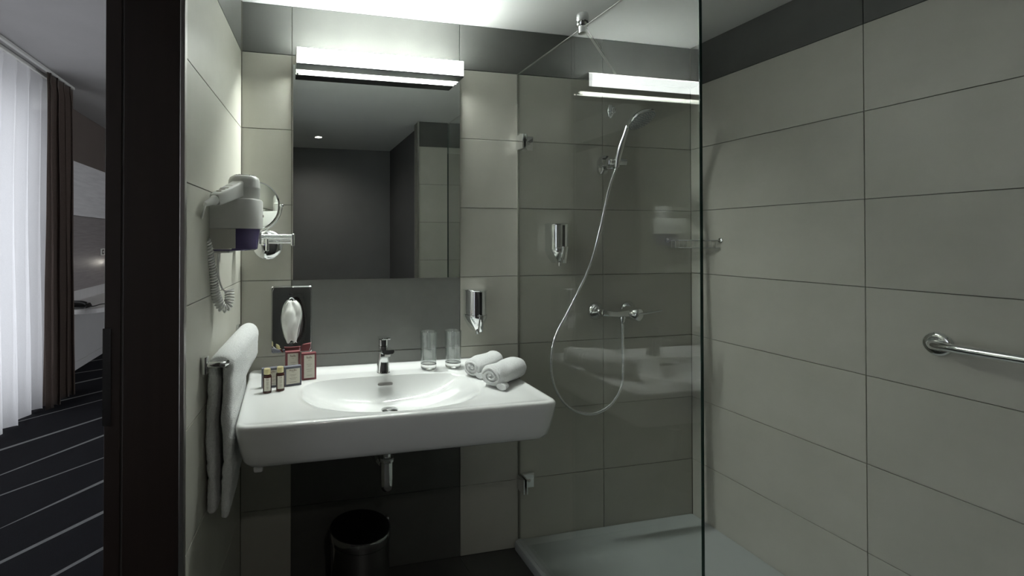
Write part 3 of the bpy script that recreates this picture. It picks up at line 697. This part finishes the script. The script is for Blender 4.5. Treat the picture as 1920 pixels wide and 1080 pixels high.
part('air_grille', bm, 'plastic_w', dry)
bm = NB(); lathe(bm, [(.030, 0), (.030, .0003)], (bc_.x, bc_.y, 1.5537), (0, 0, 1), 28); part('intake', bm, 'spray', dry)
h0 = V((bc_.x-.005, bc_.y-.015, 1.520)); h1 = V((-.211, -.575, 1.470)); hd = (h1-h0); HL = hd.length; mh = mat_axis(h0, hd)
def hring(t, w_, h_): 
    return [mh @ V((p.x, p.y, HL*t)) for p in rrect(-w_, w_, -h_, h_, min(w_, h_)*.35, 0, 4)]
bm = NB(); rings(bm, [hring(0, .020, .024), hring(.3, .0195, .022), hring(.7, .0175, .0185), hring(.96, .0165, .0165), hring(1.0, .014, .014)]); part('handle', bm, 'plastic_w', dry)
upv = (mh.to_3x3() @ V((0, 1, 0))); 
topsgn = 1 if upv.z > 0 else -1
bm = NB()
for t, wl in ((.45, .022), (.62, .026), (.70, .018), (.82, .015)):
    c = mh @ V((0, topsgn*.0206, HL*t)); 
    m_ = mat_axis(mh @ V((0, topsgn*(.0222-.0045*t), HL*t)), mh.to_3x3() @ V((0, topsgn, 0)), hd); box(bm, -wl/2, wl/2, -.0018, .0018, -.0008, .0006, 0, 1, m_)
part('switch_marks', bm, 'ink_red', dry, False)
bm = NB(); lathe(bm, [(.0125, -.002), (.0135, .006), (.011, .016), (.0085, .034), (.0062, .05)], h1-hd.normalized()*.004, hd, 20); part('strain_relief', bm, 'plastic_w', dry)
ce = h1+hd.normalized()*.044
# cord: straight piece, then coils, then a straight piece back up into the holder
bm = NB()
c1 = [ce, V((ce.x-.004, ce.y-.006, ce.z-.02)), V((-.252, -.548, 1.408)), V((-.258, -.532, 1.374)), V((-.254, -.528, 1.368))]
core = smooth_path([V((-.246, -.510, 1.362)), V((-.240, -.502, 1.335)), V((-.236, -.490, 1.300)), V((-.231, -.478, 1.260)), V((-.226, -.466, 1.215)), V((-.216, -.456, 1.178)), V((-.204, -.448, 1.158)), V((-.192, -.438, 1.163)), V((-.188, -.430, 1.185)), V((-.189, -.425, 1.206))], 10)
T, fr = frames(core); turns = 34; path = smooth_path(c1, 5)[:-1]; steps = turns*13
acc = [0]
for a_, b_ in zip(core[:-1], core[1:]): acc.append(acc[-1]+(b_-a_).length)
for k in range(steps+1):
    s = acc[-1]*k/steps; i = max(0, min(len(core)-2, next((q for q in range(len(acc)-1) if acc[q+1] >= s), len(core)-2))); f = (s-acc[i])/max(1e-9, acc[i+1]-acc[i])
    p = core[i].lerp(core[i+1], f); a = 2*PI*turns*k/steps; R = .0125
    path.append(p+fr[i][0]*math.cos(a)*R+fr[i][1]*math.sin(a)*R)
path += smooth_path([path[-1]+V((.001, 0, .004)), V((-.200, -.428, 1.206)), V((-.212, -.432, 1.222)), V((-.220, -.440, 1.265)), V((-.219, -.442, 1.33))], 6)
tube(bm, path, .0030, 6); part('coiled_cord', bm, 'plastic_w', dry)

# ------------------------------------------------------------------ magnifying mirror on a folding arm
mm = thing('shaving_mirror', (-.092, 0, 1.34), 'round chrome magnifying mirror on a folding arm beside the wall mirror', 'mirror')
bm = NB(); lathe(bm, [(.057, 0), (.058, .003), (.052, .010), (.036, .015), (.018, .018)], (-.092, -.0005, 1.340), (0, -1, 0), 40); part('wall_plate', bm, 'chrome', mm)
bm = NB(); cyl(bm, (-.092, -.018, 1.340), (-.092, -.035, 1.340), .010); cyl(bm, (-.092, -.035, 1.318), (-.092, -.035, 1.366), .008, 20, .001); part('hinge_post', bm, 'chrome', mm)
bm = NB()
for z in (1.350, 1.362): cyl(bm, (-.092, -.037, z), (.004, -.056, z), .0042, 12)
part('arm', bm, 'chrome', mm)
bm = NB(); cyl(bm, (.004, -.056, 1.338), (.004, -.056, 1.384), .0085, 20, .001); part('elbow', bm, 'chrome', mm)
bm = NB()
for z in (1.368, 1.377): cyl(bm, (.004, -.058, z), (-.118, -.098, z), .0042, 12)
part('arm', bm, 'chrome', mm)
bm = NB(); cyl(bm, (-.118, -.100, 1.345), (-.118, -.100, 1.392), .0075, 20, .001); part('swivel', bm, 'chrome', mm)
mcx = V((-.133, -.104, 1.488)); nrm = V((-.17, -1, .0)).normalized(); mt = mat_axis(mcx, nrm)
bm = NB(); lathe(bm, [(.086, -.006), (.0895, -.004), (.0905, .0), (.0895, .004), (.086, .006), (.0845, .0045)], mcx, nrm, 56, True, False); part('rim', bm, 'chrome', mm)
bm = NB(); lathe(bm, [(.0850, .0044), (.05, .0040), (.02, .0038)], mcx, nrm, 48, False, True); part('mirror_glass', bm, 'mirror', mm)
bm = NB(); tube(bm, [mt @ V((.0965*math.cos(a), .0965*math.sin(a), 0)) for a in [PI+PI*k/24 for k in range(25)]], .0035, 10)
for s in (-1, 1): lathe(bm, [(.0045, -.006), (.0055, -.004), (.0055, .004), (.0045, .006)], mt @ V((s*.0965, 0, 0)), mt.to_3x3() @ V((s, 0, 0)), 14)
part('yoke', bm, 'chrome', mm)

# ------------------------------------------------------------------ pedal bin
bx, by, bz = .2545, -.152, .28
bn = thing('pedal_bin', (bx, by, 0), 'round polished steel pedal bin under the washbasin', 'bin')
bm = NB(); lathe(bm, [(.108, .001), (.110, .006), (.1105, .236), (.1125, .238), (.1125, .241), (.108, .243)], (bx, by, 0), (0, 0, 1), 64); part('body', bm, 'bin_body', bn)
bm = NB(); lathe(bm, [(.110, .2432), (.1145, .2445), (.1155, .250), (.1155, .274), (.114, .2785), (.111, .2795)], (bx, by, 0), (0, 0, 1), 64); part('rim', bm, 'bin_body', bn)
bm = NB(); lathe(bm, [(.1105, .2797), (.109, .2805), (.07, .2835), (.03, .2845)], (bx, by, 0), (0, 0, 1), 64); part('lid', bm, 'bin_lid', bn, label='dark lid')
bm = NB(); box(bm, bx+.108, bx+.118, by+.03, by+.055, .262, .282, .003); part('hinge', bm, 'chrome', bn)
bm = NB(); box(bm, bx-.02, bx+.02, by-.150, by-.100, .012, .020, .003); part('pedal', bm, 'black', bn)
bm = NB(); lathe(bm, [(.106, 0), (.112, .001), (.112, .012), (.106, .013)], (bx, by, 0), (0, 0, 1), 48); part('base_ring', bm, 'black', bn)

# ------------------------------------------------------------------ shower fittings
# mixer
mx_ = thing('shower_mixer', (1.455, 0, 1.03), 'chrome shower mixer with lever inside the glass screen', 'shower mixer')
for x in (1.375, 1.545):
    bm = NB(); lathe(bm, [(.041, 0), (.0415, .003), (.038, .010), (.028, .024), (.019, .034), (.016, .040)], (x, -.0005, 1.032), (0, -1, 0), 36); rs = part('rosette', bm, 'chrome', mx_)
    bm = NB(); cyl(bm, (x, -.038, 1.032), (x, -.062, 1.032), .0155, 6 if x < 1.4 else 20, 0); part('union_nut', bm, 'chrome', rs, ang=20)
bm = NB(); tube(bm, smooth_path([(1.368, -.062, 1.032), (1.385, -.068, 1.030), (1.42, -.070, 1.026), (1.46, -.070, 1.026), (1.50, -.070, 1.028)], 6), lambda i: .0135+.0035*abs(i-12)/12, 20); part('crossbar', bm, 'chrome', mx_)
bm = NB(); lathe(bm, [(.024, -.040), (.029, -.034), (.030, 0), (.030, .030), (.025, .038), (.014, .042)], (1.515, -.072, 1.026), (.35, -1, -.1), 32); part('body', bm, 'chrome', mx_)
bm = NB(); m_ = mat_axis((1.528, -.112, 1.026), (.95, -.28, .12), (0, 0, 1)); lathe(bm, [(.010, -.02), (.009, .02), (.0075, .06), (.0065, .085), (.004, .088)], (1.528, -.112, 1.030), (.93, -.30, .18), 16, True, True, 1.4, .6); part('lever', bm, 'chrome', mx_)
bm = NB(); lathe(bm, [(.010, 0), (.0105, .012), (.0145, .014), (.0145, .026)], (1.462, -.070, .990), (0, 0, 1), 20); part('hose_outlet', bm, 'chrome', mx_)
# holder
hb = thing('shower_holder', (1.40, 0, 1.69), 'chrome wall bracket holding the hand shower', 'bracket')
bm = NB(); prism(bm, [(p.x, p.y) for p in rrect(-.024, .024, -.05, .024, .02, 0)], 0, .014, mat_axis((1.408, -.0005, 1.712), (0, -1, 0)) @ Matrix.Rotation(0, 4, 'Z')); part('base', bm, 'chrome', hb)
bm = NB(); lathe(bm, [(.022, 0), (.0245, .004), (.0245, .030), (.021, .036), (.010, .038)], (1.404, -.012, 1.722), (-.12, -1, 0), 32); part('knob', bm, 'chrome', hb)
bm = NB(); cyl(bm, (1.415, -.045, 1.716), (1.492, -.058, 1.716), .0175, 28, .002); part('clamp', bm, 'chrome', hb)
bm = NB(); cyl(bm, (1.415, -.030, 1.688), (1.452, -.045, 1.690), .004, 10); part('tension_pin', bm, 'chrome', hb)
# hand shower
hs_ = thing('hand_shower', (1.455, -.055, 1.69), 'chrome hand shower with grey spray face above the mixer', 'hand shower')
fn = V((.193, -.474, -.858)).normalized(); hcx = V((1.500, -.150, 1.886))
aL = V((.59, -.643, .488)); aL = (aL-fn*aL.dot(fn)).normalized()
pth = smooth_path([(1.444, -.058, 1.690), (1.447, -.063, 1.735), (1.452, -.075, 1.78), (1.458, -.092, 1.825), hcx-aL*.056-fn*.014], 6)
bm = NB(); tube(bm, pth, lambda i: .0115+.0035*math.sin(PI*min(1, i/18.0)), 20); part('handle', bm, 'chrome', hs_)
bm = NB(); lathe(bm, [(.018, -.030), (.042, -.026), (.057, -.016), (.0625, -.006), (.0625, .0), (.060, .003)], hcx, fn, 48); part('head', bm, 'chrome', hs_)
bm = NB(); lathe(bm, [(.0585, .0032), (.056, .0052), (.03, .006), (.01, .0062)], hcx, fn, 40); sf = part('spray_face', bm, 'spray', hs_, label='grey nozzle plate')
bm = NB(); mt = mat_axis(hcx, fn)
for r, n in ((.012, 6), (.022, 12), (.033, 16), (.044, 22), (.051, 26)):
    for k in range(n): a = 2*PI*k/n; lathe(bm, [(.0015, .004), (.001, .0082)], mt @ V((r*math.cos(a), r*math.sin(a), 0)), fn, 6)
part('nozzles', bm, 'plastic_w', sf)
# hose
hp = smooth_path([(1.443, -.058, 1.690), (1.430, -.062, 1.665), (1.391, -.07, 1.576), (1.349, -.07, 1.408), (1.294, -.07, 1.241), (1.201, -.07, 1.067), (1.127, -.07, .941), (1.104, -.07, .826), (1.1215, -.07, .721), (1.186, -.07, .630), (1.292, -.07, .589), (1.386, -.07, .612), (1.450, -.07, .687), (1.464, -.07, .782), (1.462, -.07, .902), (1.462, -.07, .992)], 40)
Ls = 0; hp2 = [hp[0]]; step = .00135
for a_, b_ in zip(hp[:-1], hp[1:]):
    d = (b_-a_).length; pos = step-Ls
    while pos <= d: hp2.append(a_.lerp(b_, pos/d)); pos += step
    Ls = (Ls+d) % step
bm = NB(); tube(bm, hp2, lambda i: (.0066, .0074, .0074, .0060)[i % 4], 10)
solo('shower_hose', bm, 'chrome', (1.104, -.07, .589), 'ribbed chrome shower hose looping down behind the glass', 'hose', ang=80)
# towel hook / clothesline outlet
hk = thing('wall_hook', (1.458, 0, 1.962), 'small round chrome line hook high on the shower wall', 'hook')
bm = NB(); lathe(bm, [(.024, 0), (.0245, .004), (.020, .010), (.012, .013)], (1.455, -.0005, 1.962), (0, -1, 0), 32, True, True, .72, 1.3); part('plate', bm, 'chrome', hk)
bm = NB(); loop_tube(bm, [V((1.459+.008*math.cos(2*PI*k/20), -.022, 1.960+.013*math.sin(2*PI*k/20))) for k in range(20)], .003); part('loop', bm, 'chrome', hk)
bm = NB(); cyl(bm, (1.458, -.012, 1.972), (1.459, -.024, 1.974), .004, 12); part('stem', bm, 'chrome', hk)
# corner basket
cb_ = thing('corner_basket', (1.88, -.03, 1.325), 'chrome wire corner basket in the shower corner', 'basket')
zt_, zb_ = 1.358, 1.324
A, Bp, Cc = V((1.762, -.008, 0)), V((XR-.006, -.006, 0)), V((XR-.008, -.165, 0))
def fr_pt(t): return A.lerp(Cc, t)+V((-.012, -.012, 0))*math.sin(PI*t)
for z, r in ((zt_, .0028), (zb_, .0018)):
    bm = NB(); fp = [fr_pt(k/16)+V((0, 0, z)) for k in range(17)]; tube(bm, fp, r, 8); tube(bm, [A+V((0, 0, z)), Bp+V((0, 0, z)), Cc+V((0, 0, z))], r*.8, 8); part('rim_wire' if z == zt_ else 'base_wire', bm, 'chrome', cb_)
for k in range(1, 13):
    t = k/13; p = fr_pt(t); bm = NB(); tube(bm, [p+V((0, 0, zt_)), p+V((0, 0, zb_))], .0014, 6)
    q = V((p.x, -.008, 0)) if p.x < XR-.02 else p; tube(bm, [p+V((0, 0, zb_)), q+V((0, 0, zb_))], .0014, 6); part('wire', bm, 'chrome', cb_)
for p in (A, Cc):
    bm = NB(); lathe(bm, [(.011, 0), (.011, .006), (.007, .009)], V((p.x, -.0005, zt_)) if p is A else V((XR-.0005, p.y, zt_)), (0, -1, 0) if p is A else (-1, 0, 0), 20); part('fixing', bm, 'chrome', cb_)
# grab bar on the right wall
gb = thing('grab_bar', (XR, -1.15, 1.046), 'chrome grab bar on the right shower wall', 'grab bar')
for y in (-.905, -1.46):
    bm = NB(); lathe(bm, [(.036, 0), (.0365, .004), (.034, .009), (.028, .012), (.022, .0125), (.0125, .013)], (XR-.0005, y, 1.046), (-1, 0, 0), 40); part('flange', bm, 'chrome', gb)
bm = NB(); tube(bm, smooth_path([(XR-.006, -.905, 1.046), (XR-.030, -.908, 1.047), (XR-.052, -.925, 1.049), (1.842, -.965, 1.050), (1.840, -1.05, 1.050), (1.840, -1.30, 1.050), (1.842, -1.40, 1.050), (XR-.052, -1.440, 1.049), (XR-.030, -1.457, 1.047), (XR-.006, -1.46, 1.046)], 6), .0125, 20); part('bar', bm, 'chrome', gb)

# ------------------------------------------------------------------ recessed ceiling spot (seen in the mirror)
sp_ = thing('ceiling_spot', (.265, -2.45, ZC), 'small recessed ceiling spotlight reflected in the wall mirror', 'spotlight')
bm = NB(); lathe(bm, [(.028, 0), (.042, 0), (.043, -.003), (.040, -.006), (.030, -.005), (.028, 0)], (.265, -2.45, ZC), (0, 0, 1), 36, False, False); part('trim_ring', bm, 'plastic_w', sp_)
bm = NB(); lathe(bm, [(.029, -.0015), (.028, -.003)], (.265, -2.45, ZC), (0, 0, 1), 32); part('lens', bm, 'spot_glow', sp_)
ld = bpy.data.lights.new('spot_beam', 'SPOT'); ld.energy = SPOT_W; ld.spot_size = 2.7; ld.spot_blend = 1.0; ld.shadow_soft_size = .03; ld.color = (1, .95, .88)
lo = bpy.data.objects.new('spot_beam', ld); COL.objects.link(lo); lo.parent = sp_; lo.location = (0, 0, -.012)

# ------------------------------------------------------------------ bedroom beyond the doorway
BZ = 2.72; WX = -2.18
bm = NB(); box(bm, -2.45, -.425, -3.1, 5.2, -.08, 0); box(bm, -.425, 2.1, .13, 5.2, -.08, 0); struct('floor_bedroom', bm, 'carpet', label='near-black bedroom carpet with pale diagonal stripes', cat='floor')
bm = NB(); box(bm, -2.45, -.42, -3.1, 5.3, BZ, BZ+.1); box(bm, -.42, 2.1, .13, 5.3, BZ, BZ+.1); struct('ceiling_bedroom', bm, 'ceil_bed', label='grey-white bedroom ceiling', cat='ceiling')
# window wall with opening
wy0, wy1, wz0, wz1 = -2.6, 2.60, .10, 2.50
bm = NB(); box(bm, -2.45, WX, -3.1, wy0, 0, BZ); box(bm, -2.45, WX, wy1, 5.2, 0, BZ); box(bm, -2.45, WX, wy0, wy1, 0, wz0); box(bm, -2.45, WX, wy0, wy1, wz1, BZ)
struct('wall_bedroom_left', bm, 'taupe', label='taupe bedroom wall carrying the window and panels')
bm = NB(); box(bm, -2.45, 2.1, 5.2, 5.3, 0, BZ); struct('wall_bedroom_back', bm, 'taupe', label='taupe end wall of the bedroom')
bm = NB(); box(bm, 2.1, 2.2, .13, 1.6, 0, BZ); box(bm, 2.1, 2.2, 4.7, 5.2, 0, BZ); box(bm, 2.1, 2.2, 1.6, 4.7, 0, .4); box(bm, 2.1, 2.2, 1.6, 4.7, 2.4, BZ); struct('wall_bedroom_right', bm, 'taupe', label='taupe right wall of the bedroom')
bm = NB()
for a_ in ((1.6, 1.66, .4, 2.4), (4.64, 4.7, .4, 2.4), (1.66, 4.64, .4, .46), (1.66, 4.64, 2.34, 2.4), (3.12, 3.18, .46, 2.34)): box(bm, 2.12, 2.18, *a_)
w2 = struct('fill_window', bm, 'seal', label='added unseen bedroom window that lights the wall panels opposite', cat='window')  # out-of-view window, added to throw daylight onto the bedroom wall panels
for a_, c_ in ((1.66, 3.12), (3.18, 4.64)):
    bm = NB(); box(bm, 2.146, 2.154, a_, c_, .46, 2.34); part('pane', bm, 'window_glass', w2, False)
bm = NB(); box(bm, -2.45, -.42, -3.2, -3.1, 0, BZ); struct('wall_bedroom_front', bm, 'taupe', label='taupe front wall of the bedroom passage')
bm = NB(); box(bm, -.43, -.40, -3.1, .14, ZC, BZ); box(bm, -.43, 2.1, .13, .16, ZC, BZ); struct('wall_bedroom_upper', bm, 'taupe', label='taupe wall strip above the bathroom')
win = None
bm = NB()
for a_ in ((wy0, wy0+.06, wz0, wz1), (wy1-.06, wy1, wz0, wz1), (wy0, wy1, wz0, wz0+.06), (wy0, wy1, wz1-.06, wz1)): box(bm, -2.36, -2.30, *a_)
win = struct('window_1', bm, 'seal', label='tall bedroom window behind the sheer curtain', cat='window')
for y in (-1.6, -.6, .4, 1.42): 
    bm = NB(); box(bm, -2.36, -2.30, y-.035, y+.035, wz0, wz1); part('mullion', bm, 'seal', win, False)
for a_, c_ in ((wy0+.06, -1.635), (-1.565, -.635), (-.565, .365), (.435, 1.385), (1.455, wy1-.06)):
    bm = NB(); box(bm, -2.334, -2.326, a_, c_, wz0+.06, wz1-.06); part('pane', bm, 'window_glass', win, False)
# curtain rail
rl = thing('curtain_rail', (-1.93, 1.2, BZ), 'white double curtain rail on the bedroom ceiling', 'curtain rail')
for x in (-1.965, -1.875):
    bm = NB(); box(bm, x-.012, x+.012, -2.8, 2.84, BZ-.022, BZ-.0005, .002); part('track', bm, 'plastic_w', rl, False)
bm = NB(); box(bm, -2.10, -1.975, 2.63, 2.655, BZ-.26, BZ-.02, .004); part('bracket', bm, 'plastic_w', rl, False)
# curtains
def curtain(name, x, y0, y1, z0, z1, amp, waves, mat, label, cat, thick, seed, flare=0.0):
    bm = NB(); ny = int(waves*18); nz = 40; rr = []
    for j in range(nz+1):
        t = j/nz; z = z1+(z0-z1)*t; row = []
        for i in range(ny+1):
            s = i/ny; ph = 2*PI*waves*s + 1.1*noise.noise(V((s*6, t*1.2, seed)))
            am = amp*(.55+.6*t)*(1+.35*noise.noise(V((s*9, seed, 1)))) * (1 if t > .03 else .55)
            row.append(V((x+am*math.sin(ph)+.01*noise.noise(V((s*4, t*3, seed))), y0+(y1-y0)*s+flare*t*(s-.3)+.35*amp*math.sin(2*ph), z+(.012*math.sin(ph*.5) if j == nz else 0))))
        rr.append(row)
    vv = [[bm.verts.new(p) for p in r] for r in rr]
    for a_, b_ in zip(vv[:-1], vv[1:]):
        for i in range(ny): bm.faces.new((a_[i], a_[i+1], b_[i+1], b_[i]))
    o = solo(name, bm, mat, (x, (y0+y1)/2, z0), label, cat, ang=80)
    if thick: sm = o.modifiers.new('solid', 'SOLIDIFY'); sm.thickness = thick
    return o
curtain('sheer_curtain', -1.965, -2.7, 2.56, .015, BZ-.03, .032, 28, 'sheer', 'sheer white voile curtain glowing with daylight', 'curtain', 0, 2.0)
curtain('drape_curtain', -1.875, 2.36, 2.83, .015, BZ-.024, .045, 4, 'drape', 'heavy dark brown drape gathered beside the sheer curtain', 'curtain', .004, 5.0, .06)
# wall panels
bm = NB(); box(bm, WX, WX+.03, 2.95, 5.19, 1.613, 2.172, .002); solo('wall_panel', bm, 'panel_light', (WX, 4.0, 1.613), 'pale wood wall panel above the grey panelling', 'wall panel', smooth=False)
bm = NB(); box(bm, WX, WX+.022, 2.95, 5.19, .83, 1.608, .002); solo('wall_panel', bm, 'panel_grey', (WX, 4.0, .83), 'grey-brown wood wall panel with socket and lamp on it', 'wall panel', smooth=False)
bm = NB(); box(bm, WX, WX+.018, 2.95, 5.19, .08, .66, .002); solo('wall_panel', bm, 'clad', (WX, 4.0, .08), 'smooth pale grey cladding below the bedroom shelf', 'wall panel', smooth=False)
bm = NB(); box(bm, WX, WX+.024, 2.95, 5.19, 0, .08, .003); struct('baseboard_bedroom', bm, 'clad', label='pale baseboard below the cladding', cat='baseboard')
# wall-hung shelf desk with rounded near end
DZ = .72
dk = thing('wall_desk', (WX, 3.9, .68), 'pale wall-hung desk shelf with rounded corner in the bedroom', 'desk')
bm = NB(); pts = [(WX+.0, 5.15), (WX+.0, 2.945), (WX+.30, 2.945)]
for k in range(1, 9): a = -PI/2+PI/2*k/8; pts.append((WX+.30+.20*math.cos(a), 3.145+.20*math.sin(a)))
pts += [(WX+.50, 3.3), (WX+.36, 3.9), (WX+.36, 5.15)]
prism(bm, pts, DZ-.04, DZ); part('desktop', bm, 'desk', dk, False)
bm = NB(); box(bm, WX, WX+.016, 2.95, 5.15, DZ, .828); part('upstand', bm, 'desk', dk, False)
# telephone
ph = thing('telephone', (-1.96, 3.10, DZ), 'black desk telephone on the bedroom shelf', 'telephone')
bm = NB(); rings(bm, [rrect(-2.06, -1.84, 3.02, 3.20, .02, DZ), rrect(-2.06, -1.84, 3.02, 3.20, .02, DZ+.015), rrect(-2.05, -1.85, 3.05, 3.19, .02, DZ+.038)]); part('base', bm, 'black', ph)
bm = NB(); tube(bm, smooth_path([(-2.055, 3.04, DZ+.042), (-2.02, 3.045, DZ+.058), (-1.95, 3.05, DZ+.062), (-1.88, 3.055, DZ+.056), (-1.845, 3.06, DZ+.040)], 5), lambda i: .020-.006*math.sin(PI*i/20), 14); part('handset', bm, 'black', ph)
bm = NB(); tube(bm, smooth_path([(-1.845, 3.06, DZ+.022), (-1.80, 3.10, DZ+.012), (-1.76, 3.2, DZ+.018), (-1.72, 3.32, DZ+.008), (-1.76, 3.5, DZ+.004), (-1.86, 3.8, DZ+.004)], 8), .005, 8); part('cord', bm, 'black', ph)
# socket plate
sk = thing('socket_plate', (WX+.022, 4.44, 1.22), 'white double socket plate on the grey bedroom panel', 'socket')
bm = NB(); box(bm, WX+.022, WX+.032, 4.32, 4.62, 1.175, 1.255, .003); part('plate', bm, 'plastic_w', sk)
for y in (4.385, 4.47, 4.555):
    bm = NB(); box(bm, WX+.0315, WX+.034, y-.030, y+.030, 1.187, 1.243, .002); ins = part('insert', bm, 'seal', sk)
    bm = NB(); box(bm, WX+.0338, WX+.036, y-.012, y+.012, 1.202, 1.228, .001); part('button', bm, 'plastic_w', ins)
# reading lamp
rlamp = thing('reading_lamp', (WX+.06, 4.62, DZ), 'tiny glowing gooseneck reading lamp above the bedroom shelf', 'lamp')
bm = NB(); tube(bm, smooth_path([(WX+.06, 4.62, DZ+.004), (WX+.055, 4.58, .80), (WX+.06, 4.52, .92), (WX+.075, 4.52, 1.02), (WX+.09, 4.56, 1.08), (WX+.10, 4.60, 1.085)], 8), .006, 10); part('gooseneck', bm, 'steel', rlamp)
bm = NB(); lathe(bm, [(.03, 0), (.03, .008), (.012, .012)], (WX+.06, 4.62, DZ), (0, 0, 1), 24); part('base', bm, 'steel', rlamp)
bm = NB(); lathe(bm, [(.018, -.02), (.024, 0), (.026, .02)], (WX+.10, 4.60, 1.085), (.45, -.85, -.1), 24, True, False); part('head', bm, 'steel', rlamp)
bm = NB(); lathe(bm, [(.023, .012), (.020, .014)], (WX+.10, 4.60, 1.085), (.45, -.85, -.1), 24); part('bulb', bm, 'led', rlamp)
